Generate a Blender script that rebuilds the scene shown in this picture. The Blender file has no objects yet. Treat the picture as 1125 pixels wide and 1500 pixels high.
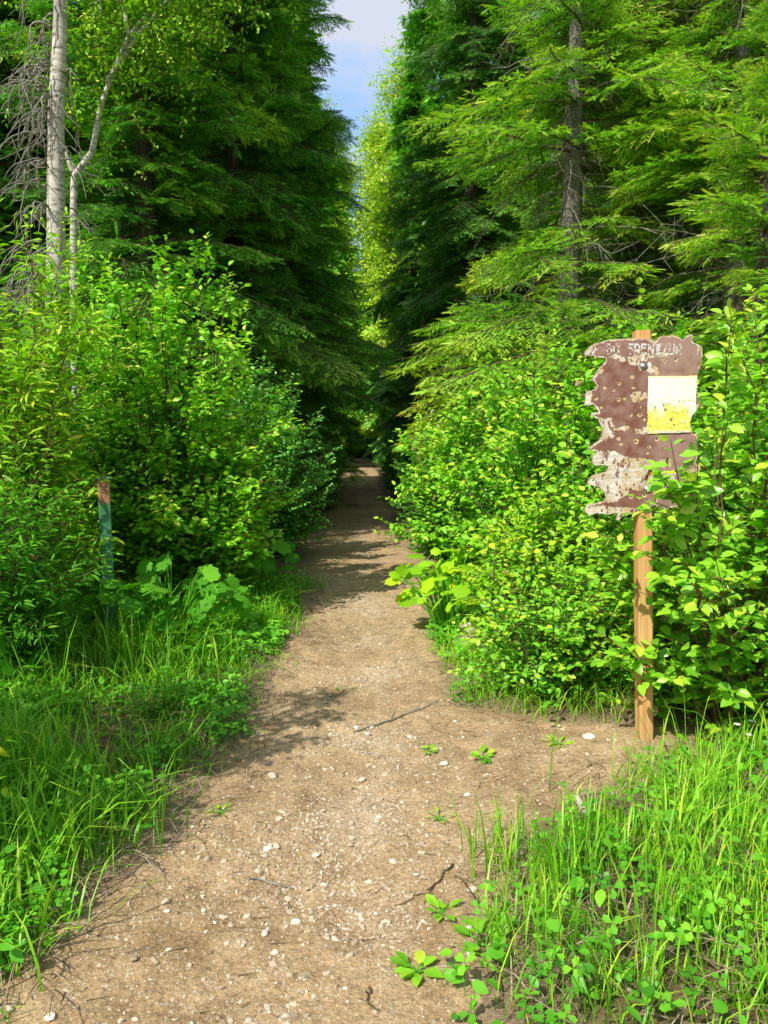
import bpy, math
import numpy as np

R = math.radians
col = bpy.context.scene.collection

# ------------------------------------------------------------------ helpers
def rngs(seed):
    return np.random.default_rng(seed)

def nrm(v):
    return v / np.maximum(np.linalg.norm(v, axis=-1, keepdims=True), 1e-9)

_lat = np.random.default_rng(99).random((256, 256))
def vnoise(x, y):
    x = np.asarray(x, float); y = np.asarray(y, float)
    xi = np.floor(x).astype(int); yi = np.floor(y).astype(int)
    fx = x - xi; fy = y - yi
    fx = fx * fx * (3 - 2 * fx); fy = fy * fy * (3 - 2 * fy)
    a = _lat[xi & 255, yi & 255]; b = _lat[(xi + 1) & 255, yi & 255]
    c = _lat[xi & 255, (yi + 1) & 255]; d = _lat[(xi + 1) & 255, (yi + 1) & 255]
    return (a * (1 - fx) + b * fx) * (1 - fy) + (c * (1 - fx) + d * fx) * fy

def fbm(x, y, o=4):
    s = 0; a = .5
    for i in range(o):
        s = s + a * vnoise(x * 2 ** i + 17.3 * i, y * 2 ** i + 5.1 * i); a *= .5
    return s

class Geo:
    """collects triangles with a per-vertex value (or colour) and a material index"""
    def __init__(s):
        s.V = []; s.F = []; s.A = []; s.M = []; s.n = 0; s.S = []
    def add(s, V, F, a=.5, m=0, smooth=True):
        V = np.asarray(V, np.float32).reshape(-1, 3); F = np.asarray(F, np.int32).reshape(-1, 3)
        if not len(V): return
        s.V.append(V); s.F.append(F + s.n); s.n += len(V)
        a = np.asarray(a, np.float32)
        s.A.append(np.full(len(V), a, np.float32) if a.ndim == 0 else a.reshape(-1))
        s.M.append(np.full(len(F), m, np.int32)); s.S.append(np.full(len(F), smooth, bool))
    def inst(s, T, P, Y, Z, S, a, m=0, smooth=True):
        """copies of template T=(V,F) at P, its y axis along Y, its z axis near Z, size S"""
        TV, TF = T
        P = np.asarray(P, float); N = len(P)
        if N == 0: return
        Y = nrm(np.asarray(Y, float)); X = nrm(np.cross(Y, Z)); Zz = np.cross(X, Y)
        S = np.asarray(S, float)
        if S.ndim == 1: S = np.repeat(S[:, None], 3, 1)
        W = (P[:, None, :] + (TV[None, :, 0:1] * S[:, None, 0:1]) * X[:, None, :]
             + (TV[None, :, 1:2] * S[:, None, 1:2]) * Y[:, None, :]
             + (TV[None, :, 2:3] * S[:, None, 2:3]) * Zz[:, None, :])
        k = len(TV)
        F = (TF[None, :, :] + (np.arange(N) * k)[:, None, None]).reshape(-1, 3)
        a = np.asarray(a, float)
        if a.ndim == 1: a = np.repeat(a, k)
        else: a = a.reshape(-1)
        s.add(W.reshape(-1, 3), F, a, m, smooth)
    def tube(s, pts, rad, sides=6, a=.5, m=0, cap=True):
        pts = np.asarray(pts, float); n = len(pts); rad = np.asarray(rad, float) * np.ones(n)
        t = nrm(np.gradient(pts, axis=0))
        ref = np.array([1., 0, 0]) if abs(t[0][0]) < .8 else np.array([0, 1., 0])
        u = nrm(np.cross(t, ref)); w = np.cross(t, u)
        an = np.arange(sides) * 2 * math.pi / sides
        ring = (u[:, None] * np.cos(an)[None, :, None] + w[:, None] * np.sin(an)[None, :, None]) * rad[:, None, None]
        V = (pts[:, None] + ring).reshape(-1, 3)
        F = []
        i = np.arange(n - 1)[:, None] * sides; j = np.arange(sides)[None, :]; j2 = (j + 1) % sides
        F = np.concatenate([np.stack([i + j, i + j2, i + sides + j2], -1).reshape(-1, 3),
                            np.stack([i + j, i + sides + j2, i + sides + j], -1).reshape(-1, 3)])
        if cap:
            V = np.concatenate([V, pts[-1:], pts[:1]])
            e = (n - 1) * sides; c = n * sides
            F = np.concatenate([F, [[e + k, e + (k + 1) % sides, c] for k in range(sides)],
                                [[(k + 1) % sides, k, c + 1] for k in range(sides)]])
        s.add(V, F, a, m)
    def arrays(s):
        return (np.concatenate(s.V), np.concatenate(s.F), np.concatenate(s.A), np.concatenate(s.M))
    def mesh(s, name, mats, colors=None):
        V = np.concatenate(s.V); F = np.concatenate(s.F); A = np.concatenate(s.A)
        me = bpy.data.meshes.new(name)
        me.vertices.add(len(V)); me.vertices.foreach_set('co', V.ravel())
        me.loops.add(F.size); me.loops.foreach_set('vertex_index', F.ravel())
        me.polygons.add(len(F)); me.polygons.foreach_set('loop_start', np.arange(0, F.size, 3, dtype=np.int32))
        for m in mats: me.materials.append(m)
        me.polygons.foreach_set('material_index', np.concatenate(s.M))
        me.polygons.foreach_set('use_smooth', np.concatenate(s.S))
        at = me.attributes.new('var', 'FLOAT', 'POINT'); at.data.foreach_set('value', A)
        if colors is not None:
            ac = me.attributes.new('paint', 'FLOAT_COLOR', 'POINT')
            ac.data.foreach_set('color', np.concatenate([colors, np.ones((len(colors), 1))], 1).astype(np.float32).ravel())
        me.update(calc_edges=True)
        return me

def link(name, me, parent=None, loc=(0, 0, 0), rot=(0, 0, 0), scale=1.):
    o = bpy.data.objects.new(name, me); col.objects.link(o)
    if parent: o.parent = parent
    o.location = loc; o.rotation_euler = rot
    o.scale = (scale,) * 3 if np.isscalar(scale) else scale
    return o

def tag(o, label=None, cat=None, group=None, kind=None):
    if label: o['label'] = label
    if cat: o['category'] = cat
    if group: o['group'] = group
    if kind: o['kind'] = kind
    return o

def thing(name, label, cat, loc, rot=0., group=None, scale=1., tilt=(0, 0)):
    o = bpy.data.objects.new(name, None); col.objects.link(o); o.empty_display_size = .2
    o.location = loc; o.rotation_euler = (tilt[0], tilt[1], rot)
    o.scale = (scale,) * 3 if np.isscalar(scale) else scale
    return tag(o, label, cat, group)

# ------------------------------------------------------------------ materials
class MT:
    def __init__(s, name):
        s.m = bpy.data.materials.new(name); s.m.use_nodes = True
        s.t = s.m.node_tree; s.t.nodes.clear()
        s.out = s.t.nodes.new('ShaderNodeOutputMaterial')
    def n(s, typ, **kw):
        nd = s.t.nodes.new(typ)
        for k, v in kw.items(): setattr(nd, k, v)
        return nd
    def l(s, a, b): s.t.links.new(a, b)
    def ramp(s, fac, stops, interp='LINEAR'):
        r = s.n('ShaderNodeValToRGB'); r.color_ramp.interpolation = interp
        el = r.color_ramp.elements
        while len(el) < len(stops): el.new(.5)
        for e, (p, c) in zip(el, stops):
            e.position = p; e.color = (*c, 1) if len(c) == 3 else c
        if fac is not None: s.l(fac, r.inputs[0])
        return r.outputs[0]
    def noise(s, scale, detail=4, rough=.55, co=None, w=None):
        nd = s.n('ShaderNodeTexNoise'); nd.inputs['Scale'].default_value = scale
        nd.inputs['Detail'].default_value = detail; nd.inputs['Roughness'].default_value = rough
        if co is not None: s.l(co, nd.inputs['Vector'])
        return nd.outputs['Fac']
    def mix(s, f, a, b, mode='MIX'):
        nd = s.n('ShaderNodeMix', data_type='RGBA', blend_type=mode)
        for sock, v in ((nd.inputs[0], f), (nd.inputs[6], a), (nd.inputs[7], b)):
            if isinstance(v, (int, float)): sock.default_value = v
            elif isinstance(v, tuple): sock.default_value = (*v, 1)
            else: s.l(v, sock)
        return nd.outputs[2]
    def math(s, op, a, b=0.):
        nd = s.n('ShaderNodeMath', operation=op)
        for i, v in enumerate((a, b)):
            if isinstance(v, (int, float)): nd.inputs[i].default_value = v
            else: s.l(v, nd.inputs[i])
        return nd.outputs[0]
    def coord(s, which='Object', scale=None):
        c = s.n('ShaderNodeTexCoord').outputs[which]
        if scale:
            mp = s.n('ShaderNodeMapping'); mp.inputs['Scale'].default_value = scale; s.l(c, mp.inputs[0]); c = mp.outputs[0]
        return c
    def bsdf(s, color, rough=.6, spec=.3, bump=None, bstr=.3, bdist=.01, metal=0.):
        b = s.n('ShaderNodeBsdfPrincipled')
        if isinstance(color, tuple): b.inputs['Base Color'].default_value = (*color, 1)
        else: s.l(color, b.inputs['Base Color'])
        if isinstance(rough, (int, float)): b.inputs['Roughness'].default_value = rough
        else: s.l(rough, b.inputs['Roughness'])
        b.inputs['Specular IOR Level'].default_value = spec; b.inputs['Metallic'].default_value = metal
        if bump is not None:
            bn = s.n('ShaderNodeBump'); bn.inputs['Strength'].default_value = bstr; bn.inputs['Distance'].default_value = bdist
            s.l(bump, bn.inputs['Height']); s.l(bn.outputs[0], b.inputs['Normal'])
        return b
    def done(s, sh):
        s.l(sh.outputs[0], s.out.inputs[0]); return s.m

def leaf_mat(name, stops, transl=.35, tcol=(1.15, 1.5, .35), rough=.42, spec=.35, patch=.35):
    k = MT(name)
    var = k.n('ShaderNodeAttribute', attribute_name='var').outputs['Fac']
    wp = k.n('ShaderNodeNewGeometry').outputs['Position']
    nz = k.noise(1.1, 2, .5, wp)
    v2 = k.math('ADD', var, k.math('MULTIPLY', k.math('SUBTRACT', nz, .5), patch))
    gn = {'needle_fir': (4.1, 4.1, 2.8), 'needle_spruce': (5.0, 4.9, 3.2), 'needle_lit': (4.4, 4.0, 1.7), 'grass': (1.9, 1.9, 1.0), 'cover': (1.9, 2.0, 1.0), 'leaf_shade': (2.3, 2.5, 1.7), 'leaf_aspen': (1.9, 2.05, .9), 'leaf_broad': (2.3, 2.2, 1.15), 'leaf_willow': (1.9, 1.95, .95), 'leaf_berry': (2.0, 2.2, 1.1), 'leaf_yellow': (2.6, 2.4, .9)}.get(name, (2.55, 2.6, 1.2))
    if name == 'needle_dead': gn = (1.2, 1.2, 1.2)
    c = k.ramp(v2, [(p, tuple(min(.72, a * b_) for a, b_ in zip(q, gn))) for p, q in stops])
    if name.startswith('leaf'): c = k.mix(k.math('LESS_THAN', var, .005), c, (.30, .19, .07))
    b = k.bsdf(c, rough, spec)
    t = k.n('ShaderNodeBsdfTranslucent')
    k.l(k.mix(1., c, tcol, 'MULTIPLY'), t.inputs[0])
    ms = k.n('ShaderNodeMixShader'); ms.inputs[0].default_value = transl * .72
    k.l(b.outputs[0], ms.inputs[1]); k.l(t.outputs[0], ms.inputs[2])
    return k.done(ms)

def bark_mat(name, c1, c2, c3, sc=(9, 9, 2.2), bdist=.03, bstr=.7):
    k = MT(name); co = k.coord('Object', sc)
    n1 = k.noise(2.2, 6, .65, co); n2 = k.noise(.55, 3, .5, k.coord('Object'))
    c = k.ramp(n1, [(.3, c1), (.52, c2), (.72, c3)])
    c = k.mix(k.math('MULTIPLY', n2, .5), c, (c3[0] * .8, c3[1] * .9, c3[2] * .7))
    return k.done(k.bsdf(c, .9, .15, n1, bstr, bdist))

G = {}
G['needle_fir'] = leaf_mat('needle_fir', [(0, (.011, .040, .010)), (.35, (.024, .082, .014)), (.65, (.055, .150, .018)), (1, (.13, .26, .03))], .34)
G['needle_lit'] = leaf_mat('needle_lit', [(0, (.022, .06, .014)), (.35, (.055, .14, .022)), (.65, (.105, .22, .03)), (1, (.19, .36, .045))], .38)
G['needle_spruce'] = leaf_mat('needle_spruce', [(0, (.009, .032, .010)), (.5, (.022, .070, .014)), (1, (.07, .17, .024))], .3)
G['needle_dead'] = leaf_mat('needle_dead', [(0, (.07, .05, .03)), (.5, (.16, .125, .075)), (1, (.28, .24, .15))], .15, (1, 1, .8), .8, .1)
G['leaf_shrub'] = leaf_mat('leaf_shrub', [(0, (.025, .085, .012)), (.4, (.065, .18, .018)), (.7, (.12, .27, .026)), (1, (.24, .40, .045))], .36)
G['leaf_willow'] = leaf_mat('leaf_willow', [(0, (.05, .13, .012)), (.4, (.12, .25, .02)), (.7, (.21, .36, .03)), (1, (.36, .48, .05))], .4)
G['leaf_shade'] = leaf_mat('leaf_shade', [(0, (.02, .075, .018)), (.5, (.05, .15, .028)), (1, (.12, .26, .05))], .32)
G['leaf_broad'] = leaf_mat('leaf_broad', [(0, (.045, .135, .016)), (.4, (.09, .23, .022)), (.7, (.15, .32, .03)), (1, (.27, .43, .055))], .36, rough=.34, spec=.5)
G['leaf_yellow'] = leaf_mat('leaf_yellow', [(0, (.08, .19, .012)), (.5, (.15, .29, .02)), (1, (.24, .36, .03))], .45)
G['leaf_berry'] = leaf_mat('leaf_berry', [(0, (.022, .09, .012)), (.5, (.05, .16, .018)), (1, (.11, .25, .028))], .42, rough=.6, spec=.15)
G['leaf_aspen'] = leaf_mat('leaf_aspen', [(0, (.13, .22, .02)), (.5, (.26, .38, .03)), (1, (.42, .52, .06))], .4)
G['grass'] = leaf_mat('grass', [(0, (.05, .13, .012)), (.4, (.09, .24, .02)), (.7, (.17, .34, .03)), (.9, (.30, .42, .05)), (1, (.42, .40, .14))], .38, rough=.4)
G['cover'] = leaf_mat('cover', [(0, (.03, .12, .014)), (.5, (.07, .23, .022)), (1, (.18, .36, .04))], .35)
G['bark_conifer'] = bark_mat('bark_conifer', (.035, .027, .022), (.10, .082, .066), (.22, .195, .165))
G['bark_grey'] = bark_mat('bark_grey', (.07, .06, .05), (.19, .17, .145), (.36, .335, .29))
G['stem'] = bark_mat('stem', (.05, .035, .022), (.12, .085, .05), (.2, .15, .10), (30, 30, 8), .004)
G['deadwood'] = bark_mat('deadwood', (.13, .11, .09), (.27, .24, .20), (.44, .40, .35), (30, 30, 8), .004)
G['redstem'] = bark_mat('redstem', (.12, .06, .03), (.22, .13, .06), (.28, .2, .09), (30, 30, 8), .003)

def birch_mat():
    k = MT('bark_birch')
    n1 = k.noise(3, 5, .6, k.coord('Object', (2.5, 2.5, 9)))
    n2 = k.noise(1.4, 4, .6, k.coord('Object'))
    c = k.ramp(n1, [(.32, (.13, .11, .085)), (.44, (.52, .48, .39)), (.7, (.80, .76, .66))])
    c = k.mix(k.ramp(n2, [(.54, (0, 0, 0)), (.70, (.6, .6, .6))]), c, (.24, .23, .18))
    return k.done(k.bsdf(c, .8, .2, n1, .5, .012))
G['bark_birch'] = birch_mat()

def soil_mat(name, path):
    k = MT(name); co = k.n('ShaderNodeNewGeometry').outputs['Position']
    big = k.noise(.9, 5, .6, co); mid = k.noise(7, 6, .65, co); fine = k.noise(60, 5, .7, co); grit = k.noise(190, 3, .6, co)
    if path:
        c = k.ramp(big, [(.36, (.17, .112, .06)), (.5, (.33, .24, .142)), (.68, (.45, .345, .215))])
        va = k.n('ShaderNodeAttribute', attribute_name='var').outputs['Fac']
        c = k.mix(.55, c, k.ramp(mid, [(.3, (.20, .135, .075)), (.5, (.36, .27, .16)), (.7, (.50, .395, .255))]))
    else:
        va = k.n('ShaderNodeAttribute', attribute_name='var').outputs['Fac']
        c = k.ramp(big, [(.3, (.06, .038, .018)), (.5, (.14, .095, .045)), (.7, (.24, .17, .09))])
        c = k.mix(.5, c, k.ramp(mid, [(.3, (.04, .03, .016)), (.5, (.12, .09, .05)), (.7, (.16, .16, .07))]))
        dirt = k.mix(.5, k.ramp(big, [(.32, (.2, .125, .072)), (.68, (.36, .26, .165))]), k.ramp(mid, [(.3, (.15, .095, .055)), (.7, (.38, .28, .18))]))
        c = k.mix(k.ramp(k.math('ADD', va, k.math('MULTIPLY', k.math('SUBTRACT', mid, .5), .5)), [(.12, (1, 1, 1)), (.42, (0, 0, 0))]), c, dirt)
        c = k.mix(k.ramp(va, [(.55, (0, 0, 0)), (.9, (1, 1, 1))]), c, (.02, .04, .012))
    c = k.mix(.75, c, k.ramp(fine, [(.28, (.55, .53, .5)), (.5, (1.42, 1.42, 1.42)), (.72, (2.0, 1.98, 1.94))]), 'MULTIPLY')
    c = k.mix(.6, c, k.ramp(grit, [(.3, (.55, .53, .5)), (.5, (1, 1, 1)), (.7, (1.35, 1.35, 1.33))]), 'MULTIPLY')
    if path:
        c = k.mix(k.math('MULTIPLY', k.ramp(k.math('ADD', va, k.math('MULTIPLY', k.math('SUBTRACT', fine, .5), .9)), [(.35, (0, 0, 0)), (.85, (1, 1, 1))]), .38), k.mix(.35, c, (.75, .68, .62), 'MULTIPLY'), (.60, .50, .37))
    if path: c = k.mix(1., c, (1.26, 1.20, 1.12), 'MULTIPLY')
    vo = k.n('ShaderNodeTexVoronoi'); vo.inputs['Scale'].default_value = 70; vo.inputs['Randomness'].default_value = 1; k.l(co, vo.inputs['Vector'])
    sel = k.n('ShaderNodeSeparateColor'); k.l(vo.outputs['Color'], sel.inputs[0])
    speck = k.math('MULTIPLY', k.math('LESS_THAN', vo.outputs['Distance'], .36), k.math('GREATER_THAN', sel.outputs[0], .76 if path else .93))
    c = k.mix(k.math('MULTIPLY', speck, .75), c, (.70, .60, .46) if path else (.3, .24, .15))
    h = k.math('ADD', k.math('ADD', k.math('MULTIPLY', mid, .9), k.math('MULTIPLY', fine, .35)), k.math('MULTIPLY', speck, .18))
    h = k.math('ADD', h, k.math('MULTIPLY', grit, .12))
    return k.done(k.bsdf(c, .95, .1, h, 1., .035))
G['dirt'] = soil_mat('dirt', True); G['soil'] = soil_mat('soil', False)

def stone_mat():
    k = MT('stone')
    var = k.n('ShaderNodeAttribute', attribute_name='var').outputs['Fac']
    co = k.n('ShaderNodeNewGeometry').outputs['Position']
    n = k.noise(55, 4, .6, co)
    c = k.ramp(var, [(0, (.30, .215, .135)), (.4, (.47, .37, .25)), (.78, (.64, .55, .41)), (1, (.80, .74, .62))])
    c = k.mix(.6, c, k.ramp(n, [(.3, (.6, .57, .52)), (.5, (1, 1, 1)), (.7, (1.15, 1.15, 1.1))]), 'MULTIPLY')
    return k.done(k.bsdf(c, .9, .15, n, .5, .006))
G['stone'] = stone_mat()

def litter_mat():
    k = MT('litter')
    var = k.n('ShaderNodeAttribute', attribute_name='var').outputs['Fac']
    c = k.ramp(var, [(0, (.07, .045, .028)), (.5, (.2, .13, .075)), (.8, (.36, .27, .17)), (1, (.48, .40, .28))])
    return k.done(k.bsdf(c, .85, .15))
G['litter'] = litter_mat()

def paint_mat(name, rough, spec=.4, bump=0.):
    k = MT(name)
    c = k.n('ShaderNodeAttribute', attribute_name='paint').outputs['Color']
    co = k.coord('Object'); n = k.noise(45, 5, .65, co)
    c = k.mix(.5, c, k.ramp(n, [(.3, (.78, .77, .75)), (.5, (1, 1, 1)), (.7, (1.12, 1.12, 1.12))]), 'MULTIPLY')
    rr = k.n('ShaderNodeAttribute', attribute_name='var').outputs['Fac']
    return k.done(k.bsdf(c, rr, spec, n, .25 + bump, .002))

def post_wood():
    k = MT('cedar_post')
    co = k.coord('Object', (26, 26, 1.1)); n = k.noise(1.6, 6, .65, co); n2 = k.noise(2.2, 4, .6, k.coord('Object', (1, 1, .6)))
    w = k.n('ShaderNodeTexWave'); w.wave_type = 'BANDS'; w.bands_direction = 'X'
    w.inputs['Scale'].default_value = 9; w.inputs['Distortion'].default_value = 5; w.inputs['Detail'].default_value = 3; w.inputs['Detail Scale'].default_value = .7
    k.l(k.coord('Object', (1, 1, .16)), w.inputs['Vector'])
    c = k.ramp(n, [(.28, (.46, .20, .06)), (.48, (.76, .41, .15)), (.7, (.85, .55, .26))])
    c = k.mix(.5, c, k.ramp(w.outputs['Fac'], [(0, (.70, .62, .55)), (.4, (1, 1, 1)), (1, (1.08, 1.08, 1.08))]), 'MULTIPLY')
    c = k.mix(k.ramp(n2, [(.5, (0, 0, 0)), (.75, (.55, .55, .55))]), c, (.52, .34, .18))
    # splashed soil near the foot
    sep = k.n('ShaderNodeSeparateXYZ'); k.l(k.coord('Object'), sep.inputs[0])
    mr = k.n('ShaderNodeMapRange'); k.l(sep.outputs[2], mr.inputs[0]); mr.inputs[1].default_value = .05; mr.inputs[2].default_value = .28
    mr.inputs[3].default_value = .75; mr.inputs[4].default_value = 0.
    c = k.mix(k.math('MULTIPLY', mr.outputs[0], n2), c, (.42, .31, .2))
    return k.done(k.bsdf(c, .75, .2, n, .5, .006))
G['cedar'] = post_wood()

def plain(name, c, rough=.6, spec=.3, metal=0., sc=40):
    k = MT(name); n = k.noise(sc, 4, .6, k.coord('Object'))
    cc = k.mix(.5, k.ramp(n, [(.3, tuple(x * .65 for x in c)), (.7, tuple(min(1, x * 1.2) for x in c))]), c)
    return k.done(k.bsdf(cc, rough, spec, n, .2, .003, metal))
G['bolt'] = plain('bolt_steel', (.42, .42, .42), .38, .5, .9)
G['petal'] = plain('petal', (.8, .8, .74), .6)
G['pale_chip'] = plain('pale_wood_chip', (.62, .55, .44), .85, .1)

def rusty_post_mat():
    k = MT('peeling_green_paint')
    co = k.coord('Object'); sep = k.n('ShaderNodeSeparateXYZ'); k.l(co, sep.inputs[0])
    z = sep.outputs[2]
    n = k.noise(9, 6, .65, co); n2 = k.noise(48, 4, .6, co)
    green = k.ramp(n2, [(.3, (.045, .19, .075)), (.6, (.08, .28, .115)), (.8, (.2, .42, .22))])
    rust = k.ramp(n2, [(.3, (.27, .11, .055)), (.55, (.5, .25, .14)), (.8, (.6, .37, .24))])
    mr = k.n('ShaderNodeMapRange'); k.l(z, mr.inputs[0]); mr.inputs[1].default_value = .96; mr.inputs[2].default_value = 1.08
    mr.inputs[3].default_value = 0.; mr.inputs[4].default_value = .36
    top = k.math('ADD', n, mr.outputs[0])
    f = k.ramp(top, [(.66, (0, 0, 0)), (.70, (1, 1, 1))])
    c = k.mix(f, green, rust)
    return k.done(k.bsdf(c, .55, .35, k.math('ADD', n2, f), .3, .003))
G['rustpost'] = rusty_post_mat()

# ------------------------------------------------------------------ templates
def tpl(V, F): return (np.array(V, float), np.array(F, int))

LEAF = tpl([(0, 0, 0), (0, .33, -.03), (0, .7, -.05), (0, 1, -.14), (-.24, .22, .05), (-.31, .5, .05), (-.18, .8, -.02),
            (.24, .22, .05), (.31, .5, .05), (.18, .8, -.02)],
           [(0, 1, 4), (4, 1, 5), (1, 2, 5), (5, 2, 6), (2, 3, 6), (0, 7, 1), (7, 8, 1), (1, 8, 2), (8, 9, 2), (2, 9, 3)])
LANCE = tpl([(0, 0, 0), (0, .5, -.02), (0, 1, -.16), (-.115, .3, .03), (-.10, .65, 0), (.115, .3, .03), (.10, .65, 0)],
            [(0, 1, 3), (3, 1, 4), (1, 2, 4), (0, 5, 1), (5, 6, 1), (1, 6, 2)])
LEAF_LOW = tpl([(0, 0, 0), (0, 1, -.1), (-.32, .45, .05), (.32, .45, .05)], [(0, 1, 2), (0, 3, 1)])
def lobed():
    pts = []
    prof = [(0, .0), (28, .42), (48, .5), (62, .36), (80, .62), (100, .74), (112, .52), (128, .7), (150, .95), (162, .86), (180, 1.08)]
    for a, r in prof: pts.append((math.sin(R(180 - a)) * r * -.82, -math.cos(R(a)) * r * .8 + .22, -.10 * r * r))
    L = pts[1:-1]; Rr = [(-x, y, z) for x, y, z in reversed(L)]
    ring = [(0, 0.0, .0)] + L + [pts[-1]] + Rr
    V = [(0, .25, .05)] + ring; n = len(ring)
    F = [(0, 1 + (i + 1) % n, 1 + i) for i in range(n)]
    V = np.array(V); rr = np.random.default_rng(4)
    V[1:, 2] += rr.uniform(-.045, .045, n)
    return (V, np.array(F))
LOBED = lobed()
def clover():
    V = []; F = []
    for a in (0, 120, 240):
        c, s = math.cos(R(a)), math.sin(R(a)); b = len(V)
        for x, y, z in [(0, .03, 0), (-.3, .45, .08), (-.2, .8, .05), (0, .78, -.02), (.2, .8, .05), (.3, .45, .08)]:
            V.append((x * c - y * s, x * s + y * c, z))
        F += [(b, b + 3, b + 1), (b + 1, b + 3, b + 2), (b, b + 5, b + 3), (b + 3, b + 5, b + 4)]
    return tpl(V, F)
CLOVER = clover()
def rod(sides=3):
    an = [i * 2 * math.pi / sides for i in range(sides)]
    V = [(math.cos(a), 0, math.sin(a)) for a in an] + [(math.cos(a) * .45, 1, math.sin(a) * .45) for a in an]
    F = []
    for i in range(sides):
        j = (i + 1) % sides
        F += [(i, j, sides + j), (i, sides + j, sides + i)]
    return tpl(V, F)
ROD = rod()
def needle_twig(n, length, w, seed):
    r = np.random.default_rng(seed); V = []; F = []
    for i in range(n):
        y = i / n * .86; sgn = -1 if i % 2 else 1
        a = R(r.uniform(38, 62)); ln = length * (1 - .35 * y) * r.uniform(.8, 1.15)
        dz = r.uniform(-.05, .28)
        d = np.array([sgn * math.sin(a), math.cos(a), dz]); d /= np.linalg.norm(d)
        p = np.array([0, y, 0]); q = p + d * ln; s = np.array([d[1], -d[0], 0]) * w
        b = len(V); V += [p - s, p + s, q]; F.append((b, b + 1, b + 2))
    b = len(V); V += [(-w, .75, 0), (w, .75, 0), (0, 1.08, .03)]; F.append((b, b + 1, b + 2))
    return tpl(V, F)
TW_HI = [needle_twig(18, .215, .040, i) for i in range(3)]
TW_LO = [needle_twig(9, .42, .115, i + 7) for i in range(3)]
TW_DEAD = [needle_twig(7, .30, .016, i + 17) for i in range(3)]
def ico(seed, jit):
    r = np.random.default_rng(seed); t = (1 + 5 ** .5) / 2
    V = np.array([(-1, t, 0), (1, t, 0), (-1, -t, 0), (1, -t, 0), (0, -1, t), (0, 1, t), (0, -1, -t), (0, 1, -t), (t, 0, -1), (t, 0, 1), (-t, 0, -1), (-t, 0, 1)], float)
    V = nrm(V) * (1 + r.uniform(-jit, jit, (12, 1))) + r.uniform(-.1, .1, (12, 3))
    F = [(0, 11, 5), (0, 5, 1), (0, 1, 7), (0, 7, 10), (0, 10, 11), (1, 5, 9), (5, 11, 4), (11, 10, 2), (10, 7, 6), (7, 1, 8), (3, 9, 4), (3, 4, 2), (3, 2, 6), (3, 6, 8), (3, 8, 9), (4, 9, 5), (2, 4, 11), (6, 2, 10), (8, 6, 7), (9, 8, 1)]
    return V, np.array(F)
STONES = [ico(i, .28) for i in range(5)]
def subdiv(V, F, seed, amp):
    r = np.random.default_rng(seed); V = list(map(tuple, V)); mid = {}; out = []
    def m(a, b):
        k = (min(a, b), max(a, b))
        if k not in mid:
            p = (np.array(V[a]) + np.array(V[b])) / 2 * (1.06 + r.uniform(-amp, amp)); V.append(tuple(p)); mid[k] = len(V) - 1
        return mid[k]
    for a, b, c in F:
        x, y, z = m(a, b), m(b, c), m(c, a); out += [(a, x, z), (x, b, y), (z, y, c), (x, y, z)]
    return np.array(V), np.array(out)

# ------------------------------------------------------------------ terrain
LE = np.array([(0.5, -1.05), (2.16, -1.0), (2.6, -.93), (2.93, -.80), (3.5, -.68), (4.15, -.60), (5.1, -.64), (6.3, -.50), (8, -.50), (11.6, -.60), (16, -.66), (24, -.68), (50, -.72), (70, -.6)])
RE = np.array([(0.5, .28), (2.1, .30), (2.6, .42), (2.95, .62), (3.3, .98), (3.55, 1.3), (3.8, 1.66), (4.08, 1.66), (4.22, .98), (4.5, .60), (5.1, .52), (6.3, .60), (7.7, .70), (9.8, .85), (12, .72), (16, .60), (24, .60), (50, .66), (70, .5)])
def xl(y): return np.interp(y, LE[:, 0], LE[:, 1])
def xr(y): return np.interp(y, RE[:, 0], RE[:, 1])
def gz0(x, y):
    x = np.asarray(x, float); y = np.asarray(y, float)
    z = .012 * np.clip(y - 14, 0, 80)
    out = np.maximum(np.maximum(xl(y) - x, x - xr(y)), 0)
    out = np.where(y > 75, np.abs(x), out)
    z = z + .12 * np.clip(np.hypot(x, y) - 85, 0, 400)
    z = z + .07 * np.clip(out / .9, 0, 1) ** 1.3 + .03 * np.clip(out, 0, 12)
    z = z + (fbm(x * .7 + 40, y * .7 + 9) - .47) * .16 * np.clip(out / .6, 0, 1)
    return z
def gz(x, y): return float(gz0(x, y))
def path_z(x, y):
    u = np.clip((x - xl(y)) / np.maximum(xr(y) - xl(y), .1), 0, 1)
    z = gz0(x, y) + .014 - .026 * np.sin(u * math.pi) ** 2
    z = z + (fbm(x * 2.3, y * 2.3, 4) - .47) * .05 + (fbm(x * 13 + 3, y * 13, 3) - .44) * .030
    # mound the post stands in
    d2 = (x - 1.485) ** 2 + (y - 3.86) ** 2
    return z + .035 * np.exp(-d2 / .06)

def grid_mesh(X, Y, Z):
    n, m = X.shape
    V = np.stack([X, Y, Z], -1).reshape(-1, 3)
    i = np.arange(n - 1)[:, None] * m; j = np.arange(m - 1)[None, :]
    a = i + j
    F = np.concatenate([np.stack([a, a + 1, a + m + 1], -1).reshape(-1, 3), np.stack([a, a + m + 1, a + m], -1).reshape(-1, 3)])
    return V, F

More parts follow.
